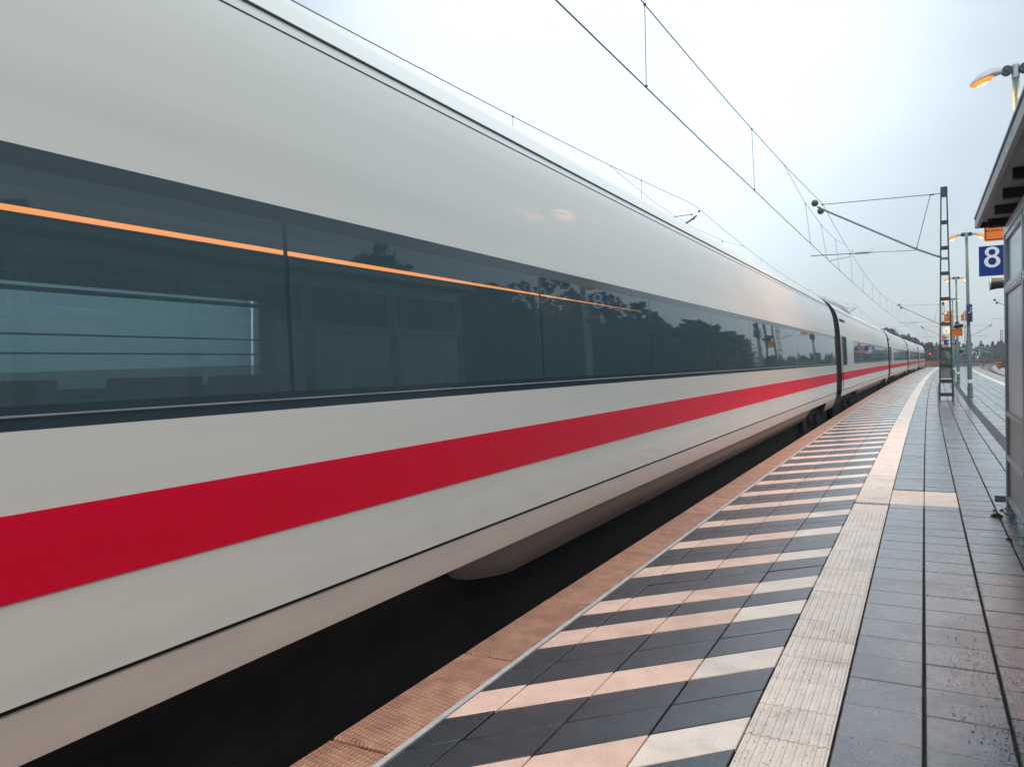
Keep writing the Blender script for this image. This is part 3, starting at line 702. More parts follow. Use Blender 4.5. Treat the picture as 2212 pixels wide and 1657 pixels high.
# ================================================================== LAMP POSTS
def lamp_post(Y, label, first=False):
    off = 1.33 if Y > 20 else 1.35
    xb = off+Cv(Y); lean = -.06; H = 5.9
    t_ = thing('lamp_post', label, 'lamp post', (xb, Y, 0), 'double headed lamp posts along the platform')
    p = MB(); p.tube([(xb, Y, 0), (xb, Y, .36)], .085, 16); p.tube([(xb, Y, .0), (xb, Y, .02)], .13, 16); sm(p).build('base_sleeve', M['post'], t_)
    p = MB(); p.tube([(xb, Y, .36), (xb+lean*.4, Y, 2.3), (xb+lean*.42, Y, 2.34), (xb+lean, Y, H)], [.077, .070, .058, .046], 14); sm(p).build('pole', M['post'], t_)
    p = MB(); p.tube([(xb-.002, Y, .50), (xb-.004, Y, .62)], .0785, 16); sm(p).build('white_band', M['band'], t_)
    p = MB(); p.tube([(xb, Y, .27), (xb, Y, .30)], .10, 12); sm(p).build('clamp_ring', M['galv_dark'], t_)
    xt = xb+lean
    p = MB(); p.tube([(xt, Y, H-.16), (xt, Y, H+.04)], .056, 12); p.tube([(xt-.15, Y, H-.03), (xt+.15, Y, H-.03)], .026, 8); sm(p).build('head_bracket', M['galv'], t_)
    for s_ in (-1, 1):
        hb = MB(); rows = []
        # shell: tapering teardrop, thin at the joint, deep over the lens
        st = [(.14, .045, .05, .02), (.20, .065, .085, .02), (.30, .09, .112, .015), (.40, .105, .115, .0), (.48, .10, .098, -.02), (.545, .08, .07, -.045), (.59, .055, .03, -.06), (.61, .02, .01, -.065)]
        for (d, hw, hh, dz) in st:
            zc = H-.05+dz-.05*(d/.6)
            rows.append([(xt+s_*d, Y+hw*math.cos(a), zc+(hh*math.sin(a) if math.sin(a) > 0 else .018*math.sin(a))) for a in [2*math.pi*k/12 for k in range(12)]])
        hb.quadgrid(rows, True); n0 = len(hb.v)-12; hb.f.append(tuple(range(n0, n0+12)))
        hd = sm(hb, 60).build('lamp_head', M['lampshell'], t_)
        b2 = MB(); b2.tube([(xt+s_*.115, Y-.055, H-.03), (xt+s_*.115, Y+.055, H-.03)], .07, 14); b2.ball((xt+s_*.13, Y, H-.03), .066, 10, 7); sm(b2).build('swivel_joint', M['lampjoint'], t_)
        def zl(d): return H-.082-.10*(d-.30)/.3
        rows = []; rows2 = []
        for i in range(9):
            d = .34+.20*i/8; e = math.sin(math.pi*(.5+i)/9)**.5
            rows.append([(xt+s_*d, Y+.062*e*math.cos(q), zl(d)+(.070 if math.sin(q) < 0 else .02)*e*math.sin(q)) for q in [2*math.pi*k/12 for k in range(12)]])
            d2 = .295+.30*i/8
            rows2.append([(xt+s_*d2, Y+.090*e*math.cos(q), zl(d2)+.004+(.060 if math.sin(q) < 0 else .03)*e*math.sin(q)) for q in [2*math.pi*k/12 for k in range(12)]])
        l_ = MB(); l_.quadgrid(rows, True); l_.f += [tuple(range(12)), tuple(range(96, 108))]; sm(l_, 80).build('lens', M['lens'], hd)
        r_ = MB(); r_.quadgrid(rows2, True); r_.f += [tuple(range(12)), tuple(range(96, 108))]; sm(r_, 80).build('lens_rim', M['lens_rim'], hd)
        if Y < 70:
            ld = bpy.data.lights.new('sodium_light', 'SPOT'); ld.energy = 430 if Y < 20 else 150; ld.color = (1.0, 0.46, 0.22); ld.spot_size = math.radians(150); ld.spot_blend = .8; ld.shadow_soft_size = .22
            lo = bpy.data.objects.new('sodium_light', ld); COL.objects.link(lo); lo.parent = t_; lo.location = (xt+s_*.455-xb, 0, H-.17)
    return t_
lamp0 = lamp_post(14.28, 'lamp post behind the shelter roof, its big lit lamp head in the top right corner')
lamp1 = lamp_post(32.37, 'thickest lamp post on open platform, carrying blue display boxes and an orange sign arm')
lamp2 = lamp_post(49.8, 'lamp post with two orange warning triangles on a crossarm, next behind the thickest one')
lamp3 = lamp_post(67.6, 'lamp post carrying the round lit clock')
lamp4 = lamp_post(85.2, 'lamp post carrying the small blue 8 and 9 signs')
lamp5 = lamp_post(103.2, 'smallest and farthest lamp post on the platform')
lampb = lamp_post(-3.6, 'lamp post standing behind the camera, lighting the near paving')

# ------------------------------------------------------------------ text helper
def text_mesh(txt, size, m, parent, loc, rot=(math.pi/2, 0, 0), bold=0.0, name='lettering', align='CENTER', width=None):
    cu = bpy.data.curves.new('lettering_curve', 'FONT'); cu.body = txt; cu.size = size; cu.align_x = align; cu.offset = bold; cu.extrude = .0008
    to = bpy.data.objects.new('tmp_text', cu); COL.objects.link(to)
    dg = bpy.context.evaluated_depsgraph_get(); me = bpy.data.meshes.new_from_object(to.evaluated_get(dg)); COL.objects.unlink(to); bpy.data.objects.remove(to)
    me.materials.clear(); me.materials.append(m)
    ob = bpy.data.objects.new(name, me); COL.objects.link(ob); ob.parent = parent
    ob.location = Vector(loc)-wloc(parent); ob.rotation_euler = rot
    if width:
        w = max(v.co.x for v in me.vertices)-min(v.co.x for v in me.vertices); s_ = width/w; ob.scale = (s_, 1, 1)
    return ob
def ring(mb, cx_, cz, rx, rz, hx, hz, y, hcx=None, hcz=None, n=40, th=.002):
    hcx = cx_ if hcx is None else hcx; hcz = cz if hcz is None else hcz
    o_ = [(cx_+rx*math.cos(2*math.pi*i/n), cz+rz*math.sin(2*math.pi*i/n)) for i in range(n)]
    h_ = [(hcx+hx*math.cos(2*math.pi*i/n), hcz+hz*math.sin(2*math.pi*i/n)) for i in range(n)]
    rows = [[(x, y+th, z) for x, z in o_], [(x, y, z) for x, z in o_], [(x, y, z) for x, z in h_], [(x, y+th, z) for x, z in h_]]
    mb.quadgrid(rows, True)
def rrect(mb, x0, x1, z0, z1, y0, y1, r, n=5):
    pts = []
    for (cx_, cz, a0) in ((x1-r, z1-r, 0), (x0+r, z1-r, 90), (x0+r, z0+r, 180), (x1-r, z0+r, 270)):
        for i in range(n+1): a = math.radians(a0+90*i/n); pts.append(Vector((cx_+r*math.cos(a), y0, cz+r*math.sin(a))))
    mb.poly(pts, (0, y1-y0, 0))

def orange_sign(x0, x1, z0, z1, Y, label, lines, post_x, arm_z):
    t_ = thing('warning_sign', label, 'sign', ((x0+x1)/2, Y, z0), 'orange text signs on the lamp posts')
    p = MB(); rrect(p, x0, x1, z0, z1, Y-.004, Y+.010, .03); p.build('sign_plate', M['orange'], t_)
    b = .013; f_ = MB(); q = .016
    for (a, c, d, e) in ((x0+q+.015, x1-q-.015, z1-q-b, z1-q), (x0+q+.015, x1-q-.015, z0+q, z0+q+b), (x0+q, x0+q+b, z0+q+.012, z1-q-.012), (x1-q-b, x1-q, z0+q+.012, z1-q-.012)): f_.box(a, c, Y-.0065, Y-.0035, d, e)
    f_.build('border', M['black'], t_)
    w = x1-x0; h_ = z1-z0
    for (fz, s_, wf) in lines:
        text_mesh(s_, .05, M['black'], t_, ((x0+x1)/2, Y-.0068, z0+h_*fz), width=w*wf)
    p = MB(); p.tube([(x0+.05, Y+.035, arm_z), (post_x, Y+.035, arm_z)], .014, 8)
    for xx in (x0+w*.3, x0+w*.75): p.bar((xx, Y+.022, z0+.02), (xx, Y+.022, arm_z+.02), .02, .012)
    p.build('support_arm', M['galv'], t_)
    return t_
def speaker(x, y, z, label, s_=1.0):
    t_ = thing('loudspeaker', label, 'loudspeaker', (x, y, z-.1*s_), 'loudspeakers on the platform posts')
    p = MB(); p.smooth = 50
    p.tube([(x-.19*s_, y, z-.005), (x-.10*s_, y, z), (x+.02*s_, y, z), (x+.10*s_, y, z)], [.085*s_, .075*s_, .07*s_, .045*s_], 14); p.build('horn', M['darkbox'], t_)
    p = MB(); p.tube([(x-.20*s_, y, z-.005), (x-.185*s_, y, z-.005)], .09*s_, 14); sm(p).build('horn_rim', M['galv'], t_)
    p = MB(); p.bar((x+.02*s_, y, z-.06*s_), (x+.02*s_, y, z-.14*s_), .03*s_, .05*s_); p.build('bracket', M['galv_dark'], t_)
    return t_

# near sign cluster on lamp post 0 (Y 14.15)
Y0 = 14.10
s8 = thing('platform_number_sign', 'blue square platform number sign with a large white 8, beside the shelter post', 'sign', (1.06, Y0, 2.70))
p = MB(); rrect(p, .812, 1.178, 2.700, 3.165, Y0, Y0+.02, .004); p.build('sign_plate', M['blue'], s8)
g = MB(); ux = .345/653; uz = .465/790
def gx(px): return .814+(px-138)*ux
def gz(py): return 3.157-(py-205)*uz
ring(g, gx(467), gz(352), 182*ux, 135*uz, 87*ux, 80*uz, Y0-.004, hcx=gx(466), hcz=gz(361))
g.build('numeral_upper_bowl', M['signwhite'], s8)
g = MB(); ring(g, gx(469), gz(607), 204*ux, 160*uz, 104*ux, 99*uz, Y0-.005, hcx=gx(469), hcz=gz(602)); g.build('numeral_lower_bowl', M['signwhite'], s8)
p = MB(); p.tube([(1.17, Y0+.03, 3.1), (1.33, Y0+.12, 3.1)], .014, 8); p.tube([(1.17, Y0+.03, 2.78), (1.33, Y0+.12, 2.78)], .014, 8); p.build('bracket', M['galv'], s8)
LN = [(.84, 'Durchfahrende', .72), (.66, 'schnelle Züge', .62), (.44, 'Gefahrenbereich', .74), (.29, 'erst betreten, wenn', .82)]
orange_sign(.885, 1.205, 3.240, 3.76, Y0+.02, 'orange rectangular warning sign with black lettering, under the shelter eave', LN, 1.32, 3.55)
speaker(1.17, Y0, 2.575, 'dark horn loudspeaker peeking out beside the shelter post below the blue 8 sign', 1.1)
p1x = 1.33+Cv(32.37)
orange_sign(.93, 1.325, 2.21, 2.475, 32.25, 'wide orange text sign hanging on an arm left of the thickest lamp post', [(.72, 'Durchfahrende schnelle Züge', .85), (.50, 'Gefahrenbereich erst', .8), (.28, 'betreten, wenn', .8)], p1x-.05, 2.50)
speaker(1.255, 32.25, 2.585, 'dark loudspeaker on top of the arm of the wide orange sign', 1.0)

# blue display boxes on lamp post 1
t_ = thing('train_display', 'pair of blue display cabinets clamped one above the other to the thickest lamp post', 'display', (p1x-.01, 32.37, 2.7))
p = MB(); p.box(p1x-.10, p1x+.085, 32.12, 32.28, 3.12, 3.33); p.build('upper_cabinet', M['bluebox'], t_)
p = MB(); p.box(p1x-.095, p1x+.09, 32.12, 32.28, 2.70, 3.09); lo_ = p.build('lower_cabinet', M['bluebox'], t_)
p = MB(); p.box(p1x-.045, p1x+.04, 32.105, 32.12, 2.74, 3.05); p.build('black_screen', M['darkbox'], lo_)
p = MB(); p.box(p1x-.035, p1x+.03, 32.098, 32.105, 3.02, 3.045); p.build('white_line', M['band'], lo_)
p = MB(); p.box(p1x-.16, p1x-.145, 32.05, 32.5, 2.62, 3.1); p.build('glass_side_sheet', M['clearglass'], t_)
p = MB(); p.box(p1x+.03, p1x+.05, 32.10, 32.12, 3.16, 3.22); p.build('white_mark', M['band'], t_)

# triangles on post 2
def tri_sign(xc, Y, z0, s_, label, post_x, grp='orange warning triangles over text plates'):
    t_ = thing('warning_triangle', label, 'sign', (xc, Y, z0), grp)
    w = .40*s_*1.05; h1 = .26*s_; h2 = .30*s_
    p = MB(); p.box(xc-w/2, xc+w/2, Y, Y+.012, z0, z0+h1); p.build('text_plate', M['orange'], t_)
    tz = z0+h1+.012*s_
    p = MB(); p.poly([(xc-w*.53, Y, tz), (xc+w*.53, Y, tz), (xc, Y, tz+h2*1.05)], (0, .012, 0)); p.build('triangle_border', M['black'], t_)
    p = MB(); p.poly([(xc-w*.43, Y-.004, tz+.018*s_), (xc+w*.43, Y-.004, tz+.018*s_), (xc, Y-.004, tz+h2*.93)], (0, .003, 0)); p.build('triangle_face', M['orange'], t_)
    p = MB(); p.box(xc-.05*s_, xc+.05*s_, Y-.007, Y-.0045, tz+.05*s_, tz+.10*s_); p.box(xc-.075*s_, xc-.04*s_, Y-.007, Y-.0045, tz+.085*s_, tz+.12*s_); p.build('pictogram', M['black'], t_)
    ln = MB()
    for k in range(4): ln.box(xc-w*.38, xc+w*.38, Y-.003, Y-.001, z0+h1*(.16+.2*k), z0+h1*(.22+.2*k))
    ln.build('text_lines', M['black'], t_)
    p = MB(); p.tube([(xc, Y+.03, z0+h1), (post_x, Y+.03, z0+h1)], .015, 6); p.build('crossarm', M['galv_dark'], t_)
    return t_
p2x = 1.33+Cv(49.8)-.04
tri_sign(p2x-.43, 49.7, 3.45, 1.0, 'orange warning triangle half behind the lattice mast, on the left of its post', p2x)
tri_sign(p2x+.40, 49.7, 3.45, 1.0, 'orange warning triangle left of the blue display boxes, on the right of its post', p2x)
t_ = thing('post_cabinet', 'narrow blue cabinet on the second lamp post, above the wide orange sign', 'cabinet', (p2x, 49.6, 3.05))
p = MB(); p.box(p2x-.10, p2x+.10, 49.55, 49.72, 3.05, 3.42); p.build('box_body', M['bluebox'], t_)
p = MB(); p.box(p2x-.05, p2x+.05, 49.53, 49.55, 3.08, 3.36); p.build('black_screen', M['darkbox'], t_)
# clock on post 3
p3x = 1.33+Cv(67.6); cxk, czk, rk_ = 1.74, 3.49, .30
t_ = thing('platform_clock', 'round lit station clock seen through the lattice mast', 'clock', (cxk, 67.5, czk-.3))
p = MB(); p.tube([(cxk, 67.40, czk), (cxk, 67.58, czk)], rk_+.02, 28); sm(p).build('housing', M['galv'], t_)
p = MB(); p.tube([(cxk, 67.385, czk), (cxk, 67.395, czk)], rk_, 28); sm(p).build('dial', M['clockface'], t_)
p = MB()
for i in range(12):
    a = math.pi*2*i/12; d = Vector((math.sin(a), 0, math.cos(a))); c = Vector((cxk, 67.378, czk)); p.bar(c+d*rk_*.78, c+d*rk_*.92, .018, .004, up=(0, 1, 0))
p.build('hour_marks', M['black'], t_)
p = MB(); c = Vector((cxk, 67.374, czk))
for a, l_, w_ in ((-74, .17, .035), (187, .26, .028)): a = math.radians(a); p.bar(c, c+Vector((math.sin(a), 0, math.cos(a)))*l_, w_, .004, up=(0, 1, 0))
p.build('hands', M['black'], t_)
p = MB(); p.tube([(cxk+.3, 67.5, czk), (p3x-.05, 67.58, czk)], .03, 8); p.build('bracket', M['galv_dark'], t_)
# 8 / 9 signs on post 4
Y4 = 85.0; p4x = 1.33+Cv(85.2)
def numsign(x0, x1, num, label):
    t_ = thing('platform_number_sign', label, 'sign', ((x0+x1)/2, Y4, 2.62), 'small blue platform number signs')
    p = MB(); p.box(x0, x1, Y4, Y4+.03, 2.62, 3.12); p.build('sign_plate', M['blue'], t_)
    xn = x0+.24 if num == '8' else x1-.24
    xn = x0+.25
    text_mesh(num, .52, M['signwhite'], t_, (xn, Y4-.004, 2.69), bold=.012, name='numeral')
    p = MB(); p.tube([(x0+.1, Y4+.05, 3.05), (p4x, Y4+.05, 3.05)], .02, 6); p.build('bracket', M['galv_dark'], t_)
numsign(p4x-1.08, p4x-.30, '8', 'small blue sign with white 8 framed by the lattice mast')
numsign(p4x-.16, p4x+.38, '9', 'small blue sign with white 9 just right of the lattice mast')
tri_sign(p4x-.70, 84.9, 3.13, .9, 'tiny orange triangle sign under the clock', p4x, 'tiny far orange signs')
tri_sign(p4x+.06, 84.9, 3.13, .9, 'tiny orange sign between the wide orange sign and the blue 9', p4x, 'tiny far orange signs')
for (x, z, lb) in ((p4x-.43, 2.42, 'tiny orange plate partly behind a pale loudspeaker inside the lattice mast'), (p4x+.06, 2.46, 'tiny orange plate hanging right below the small blue 9 sign')):
    t_ = thing('notice_plate', lb, 'sign', (x, 84.8, z-.1)); p = MB(); p.box(x-.16, x+.16, 84.8, 84.82, z-.16, z+.16); p.build('sign_plate', M['orange'], t_)
    p = MB(); [p.box(x-.12, x+.12, 84.795, 84.799, z-.12+.07*k, z-.10+.07*k) for k in range(4)]; p.build('text_lines', M['black'], t_)
    p = MB(); p.tube([(x, 84.83, z), (p4x, 85.1, z)], .015, 6); p.build('bracket', M['galv_dark'], t_)
def camera_dome(x, y, z, label):
    t_ = thing('loudspeaker', label, 'loudspeaker', (x, y, z-.1), 'small pale loudspeakers on far posts')
    p = MB(); p.smooth = 60; p.tube([(x-.13, y, z), (x-.04, y, z+.02), (x+.10, y, z+.015)], [.035, .045, .02], 10); p.build('shell', M['band'], t_)
    p = MB(); p.tube([(x-.1, y, z-.05), (x+.12, y, z-.05)], .03, 8); p.build('underside', M['darkbox'], t_)
    p = MB(); p.bar((x+.1, y, z), (x+.5, y, z), .03, .03); p.build('bracket', M['galv_dark'], t_)
camera_dome(p4x-.33, 84.4, 2.86, 'upper pale loudspeaker in front of the blue 8 sign')
camera_dome(p4x-.5, 84.4, 2.28, 'lower pale loudspeaker under the blue 8 sign')
xq = 1.33+Cv(49.8); t_ = thing('junction_box', 'small black box on the right of the second lamp post', 'box', (xq+.12, 49.7, 1.68))
p = MB(); p.box(xq+.06, xq+.22, 49.65, 49.78, 1.66, 1.82); p.build('box_body', M['darkbox'], t_); p = MB(); p.bar((xq, 49.75, 1.74), (xq+.07, 49.72, 1.74), .03, .03); p.build('bracket', M['galv_dark'], t_)
xv = 1.33+Cv(103.2)-.1; t_ = thing('ticket_stamp', 'slim ticket stamp pillar with orange top near the far lamp posts', 'ticket stamp', (xv, 101, 0))
p = MB(); p.box(xv-.09, xv+.09, 100.9, 101.1, 0, .95); p.build('pillar', M['band'], t_); p = MB(); p.box(xv-.14, xv+.14, 100.88, 101.12, .955, 1.35); p.build('machine', M['orange'], t_)

# ================================================================== CATENARY MASTS
def mast(Y, offb, sgn, label, cage=True, group='lattice catenary masts', br=1.0):
    xb = offb+Cv(Y)                # sgn=+1: arm points to -x
    t_ = thing('catenary_mast', label, 'mast', (xb, Y, 0 if (offb > -2 and Y < 131 and offb < 4) else -.9), group)
    H = 7.25; z0 = 0 if (offb > -2 and Y < 131 and offb < 4) else -.9
    def lx(z): return .195-(.195-.083)*z/H
    for q in (-1, 1):
        l_ = MB()
        for dy in (-.10, .10): l_.hexa([(xb+q*lx(z0)-.022, Y+dy-.010, z0), (xb+q*lx(z0)+.022, Y+dy-.010, z0), (xb+q*lx(z0)+.022, Y+dy+.010, z0), (xb+q*lx(z0)-.022, Y+dy+.010, z0),
                                        (xb+q*lx(H)-.020, Y+dy*.8-.008, H), (xb+q*lx(H)+.020, Y+dy*.8-.008, H), (xb+q*lx(H)+.020, Y+dy*.8+.008, H), (xb+q*lx(H)-.020, Y+dy*.8+.008, H)])
        l_.hexa([(xb+q*lx(z0)+.010*q-.006, Y-.10, z0), (xb+q*lx(z0)+.010*q+.006, Y-.10, z0), (xb+q*lx(z0)+.010*q+.006, Y+.10, z0), (xb+q*lx(z0)+.010*q-.006, Y+.10, z0),
                 (xb+q*lx(H)+.010*q-.006, Y-.08, H), (xb+q*lx(H)+.010*q+.006, Y-.08, H), (xb+q*lx(H)+.010*q+.006, Y+.08, H), (xb+q*lx(H)+.010*q-.006, Y+.08, H)])
        l_.build('leg', M['mast'], t_)
    z = .17
    zs = [.17, .62, 1.15, 1.73, 2.59, 3.45, 4.32, 5.19, 6.06]
    for z in zs:
        b = MB()
        for dy in (-.105, .105): b.box(xb-lx(z)+.0, xb+lx(z), Y+dy-.005, Y+dy+.005, z-.055, z+.055)
        b.build('batten', M['batten'], t_)
    c_ = MB(); c_.box(xb-.09, xb+.09, Y-.092, Y+.092, 6.93, 7.26); c_.build('cap_plate', M['mast'], t_)
    if cage:
        for (za, zb) in ((.68, 1.09), (1.21, 1.67)):
            g = MB(); g.box(xb-lx(za)+.03, xb+lx(za)-.03, Y-.118, Y-.113, za, zb); g.build('guard_mesh', M['screen'], t_)
            f_ = MB(); w_ = lx(za)+.012
            for (a, b, c, d) in ((-w_, w_, za-.03, za+.01), (-w_, w_, zb-.01, zb+.04), (-w_, -w_+.045, za+.01, zb-.01), (w_-.045, w_, za+.01, zb-.01)): f_.box(xb+a, xb+b, Y-.128, Y-.119, c, d)
            f_.build('guard_frame', M['mast'], t_)
        f_ = MB(); f_.box(xb-.17, xb+.17, Y-.135, Y-.129, .70, .725); f_.build('pale_strip', M['band'], t_)
        f_ = MB()
        for q in (-1, 1): f_.tube([(xb+q*.215, Y-.03, .55), (xb+q*.235, Y-.03, .3), (xb+q*.225, Y-.03, .02)], .012, 6)
        f_.build('earth_cable', M['wire'], t_)
    # cantilever
    def X(x): return xb+(x-.745)*sgn
    a = MB(); a.smooth = 60
    a.tube([(X(.66), Y, 4.87), (X(.50), Y, 4.94), (X(-.118), Y, 5.237), (X(-3.20), Y, 7.0)], .034, 8)
    arm = a.build('cantilever_tube', M['galv_dark'], t_)
    a = MB(); a.tube([(X(.70), Y, 7.056), (X(.50), Y, 7.05), (X(-3.12), Y, 7.13)], .014, 6); a.tube([(X(.339), Y, 7.045), (X(-.10), Y, 5.25)], .011, 6)
    for px_, pz_ in ((.339, 7.045), (.42, 7.05), (-.10, 5.27), (-3.12, 7.13), (.2, 5.09)): a.ball((X(px_), Y, pz_), .035, 8, 6)
    a.build('tie_rod', M['wire'], t_)
    a = MB(); a.tube([(X(-.119), Y, 5.19), (X(-1.60), Y, 5.245)], .013, 6); a.tube([(X(-2.08), Y, 5.255), (X(-3.55), Y, 5.30)], .02, 6); a.tube([(X(-2.22), Y, 5.24), (X(-2.24), Y, 5.15), (X(-2.86), Y, 5.07), (X(-2.90), Y, 5.01)], .013, 6)
    a.build('registration_tube', M['galv_dark'], t_)
    a = MB()
    for k in range(7): a.tube([(X(-1.62-.062*k), Y, 5.248), (X(-1.64-.062*k), Y, 5.248)], .055, 8)
    a.tube([(X(-1.55), Y, 5.245), (X(-2.1), Y, 5.255)], .022, 6)
    for px_ in (-1.52, -2.16): a.bar((X(px_), Y, 5.25), (X(px_+.03), Y, 5.42), .012, .012)
    a.build('insulator', M['insul_b'], arm)
    a = MB(); a.smooth = 60
    a.ball((X(-3.385), Y, 7.21), .125*br, 12, 8); a.ball((X(-3.19), Y, 7.01-.11*br), .12*br, 12, 8); a.tube([(X(-3.18), Y, 7.0), (X(-3.30), Y, 7.07)], .03, 8)
    a.build('ball_insulator', M['insul'], arm)
    a = MB(); a.box(X(.745)-.13, X(.745)+.13, Y-.13, Y+.13, 4.80, 4.86); a.build('hinge_bracket', M['galv_dark'], t_)
    return t_
mast(30.28, .55, 1, 'tall dark green lattice mast standing in the middle of the platform')
mast(93.0, .55, 1, 'second lattice mast almost hidden behind the tall one, arm reaching over far coaches', False)
mast(160.0, .55, 1, 'third and smallest lattice mast beyond the platform end', False)
mast(27.75, -11.3, -1, 'mast behind the near coach, only the tip of its arm showing above the train roof', False, 'masts on the far side of the train', .35).location.z -= .3
mast(87.0, -11.3, -1, 'mast behind the second coach, its small arm showing above the roof humps', False, 'masts on the far side of the train', .35).location.z -= .3
mast(152.0, -11.3, -1, 'farthest mast behind the train, its arm just above the coach roofs', False, 'masts on the far side of the train', .35).location.z -= .3

mast(93.0, 9.3, 1, 'mast hidden behind the shelter, only its arm tips showing left of the shelter post', False, 'masts beside the right-hand track')
mast(165.0, 3.4, -1, 'far mast behind the thickest lamp post, its arms reaching right over the curving track', False, 'masts beside the right-hand track')

# overhead lines: messenger, stitch, droppers, contact wire
def catenary(offc, offm, ymasts, label, droppers, zc=5.10, zm=7.2, zmin=6.25):
    t_ = thing('overhead_line', label, 'overhead line', (offc, 20, 5))
    ext = [ymasts[0]-66]+list(ymasts)+[ymasts[-1]+66]
    def zmess(y):
        for a, b in zip(ext, ext[1:]):
            if a <= y <= b:
                t = (y-a)/(b-a); return zmin+(zm-.02-zmin)*(2*t-1)**2
        return zm
    yy = [ext[0]+2+1.5*i for i in range(int((ext[-1]-ext[0]-4)/1.5))]
    m_ = MB(); m_.tube([(offm+Cv(y), y, zmess(y)) for y in yy], .0085, 5); m_.build('messenger_wire', M['wire'], t_)
    def xc(y):
        k = min(ext, key=lambda q: abs(q-y)); return offc+Cv(y)+.18*max(0, 1-abs(y-k)/16)
    def zcw(y): return 5.26-.16*max(0, 1-min(abs(y-q) for q in ext)/14.0)
    m_ = MB(); m_.tube([(xc(y), y, zcw(y)) for y in yy], .0095, 5); m_.build('contact_wire', M['wire'], t_)
    d_ = MB(); c_ = MB()
    for y in droppers:
        z1 = zmess(y); near_ = min(ymasts, key=lambda q: abs(q-y))
        if abs(y-near_) < 5: z1 = 6.32+.02*abs(y-near_)
        d_.tube([(offm+Cv(y), y, z1), (xc(y), y, zcw(y))], .0055, 4)
        c_.ball((offm+Cv(y), y, z1), .022, 6, 5); c_.ball((xc(y), y, zcw(y)+.02), .022, 6, 5)
    d_.build('droppers', M['wire'], t_); c_.build('clamps', M['wire'], t_)
    for ym in ymasts:
        s_ = MB(); s_.tube([(offm+Cv(ym-8.4), ym-8.4, zmess(ym-8.4)), (offm+Cv(ym-4.5), ym-4.5, 6.44), (offm+Cv(ym), ym, 6.33), (offm+Cv(ym+4.5), ym+4.5, 6.44), (offm+Cv(ym+8.4), ym+8.4, zmess(ym+8.4))], .006, 5); s_.build('stitch_wire', M['wire'], t_)
    return t_
dr = [-4, 3, 10.33, 17.68, 26.0, 29.9, 34.5, 41, 48, 55, 62, 69, 76, 83, 89, 97, 104, 111, 118, 126, 134, 142, 150, 157, 165, 175]
catenary(-3.33, -3.33, [30.28, 93.0, 160.0], 'overhead line over the train, crossing the open sky from top centre', dr)
catenary(-7.5, -7.35, [27.75, 87.0, 152.0], 'thin overhead line of the track behind the train, dipping behind the roof', [6, 14, 22, 32, 40, 48, 56, 64, 72, 80, 94, 102, 110, 120])

# ================================================================== BACKGROUND MASTS AND SIGNS
def far_post(x, y, h, label, arm=0, lattice=False):
    t_ = thing('catenary_mast', label, 'mast', (x, y, -1), 'far catenary masts by the curving tracks')
    if lattice:
        for q in (-1, 1):
            p = MB(); p.bar((x+q*.38, y, -1), (x+q*.2, y, h), .12, .12); p.build('leg', M['mast'], t_)
        p = MB(); z = -.5; s_ = 1
        while z < h-.5:
            p.bar((x-s_*.34, y, z), (x+s_*.34, y, z+.75), .07, .07); z += .75; s_ = -s_
        p.build('lacing', M['mast'], t_)
    else:
        p = MB(); p.bar((x, y, -1), (x, y, h), .48, .25); p.build('pole', M['mast'], t_)
    if arm:
        p = MB(); p.tube([(x, y, h-2.2), (x+arm, y, h-.6)], .05, 6); p.tube([(x, y, h-.5), (x+arm, y, h-.6)], .03, 6); p.tube([(x+arm*.2, y, h-2.0), (x+arm*1.1, y, h-2.0)], .04, 6)
        p.build('cantilever_tube', M['galv'], t_)
    return t_
far_post(17.0, 305, 5.0, 'first plain mast right of the thickest lamp post, with a small white plate', -4.5)
far_post(22.8, 330, 5.0, 'second plain mast from the thickest lamp post toward the shelter', -5)
far_post(27.2, 345, 4.9, 'third plain mast from the thickest lamp post toward the shelter', -5)
far_post(19.2, 246, 8.6, 'far lattice mast with thick lower part beside the curving track', 3.0, True)
far_post(4.5, 262, 4.0, 'dark plain mast just left of the lattice mast foot, beyond the train tail', 3)
far_post(-2.6, 205, 7.2, 'mast rising above the far coaches in front of the wooded hill', -3)
far_post(13.6, 300, 6.6, 'far mast between the two nearest lamp posts', 4.5, True)
far_post(9.0, 285, 4.5, 'far mast just right of the lattice mast', 4)
t_ = thing('cable_cabinet', 'dark cabinet at the foot of the far lattice mast', 'cabinet', (19.5, 243, -1)); p = MB(); p.box(19.0, 20.3, 242.6, 243.4, -1, 4.6); p.build('box_body', M['mast'], t_)
p = MB(); p.box(18.95, 20.35, 242.5, 243.5, 4.61, 4.75); p.build('lid', M['galv_dark'], t_)
t_ = thing('mast_plate', 'small white plate on the first plain mast', 'plate', (17.0, 304.7, 1)); p = MB(); p.box(16.6, 17.4, 304.6, 304.68, .6, 1.7); p.build('plate_face', M['band'], t_)
p = MB(); p.bar((17, 304.7, .9), (17, 304.88, .9), .1, .1); p.build('clamp', M['galv_dark'], t_)
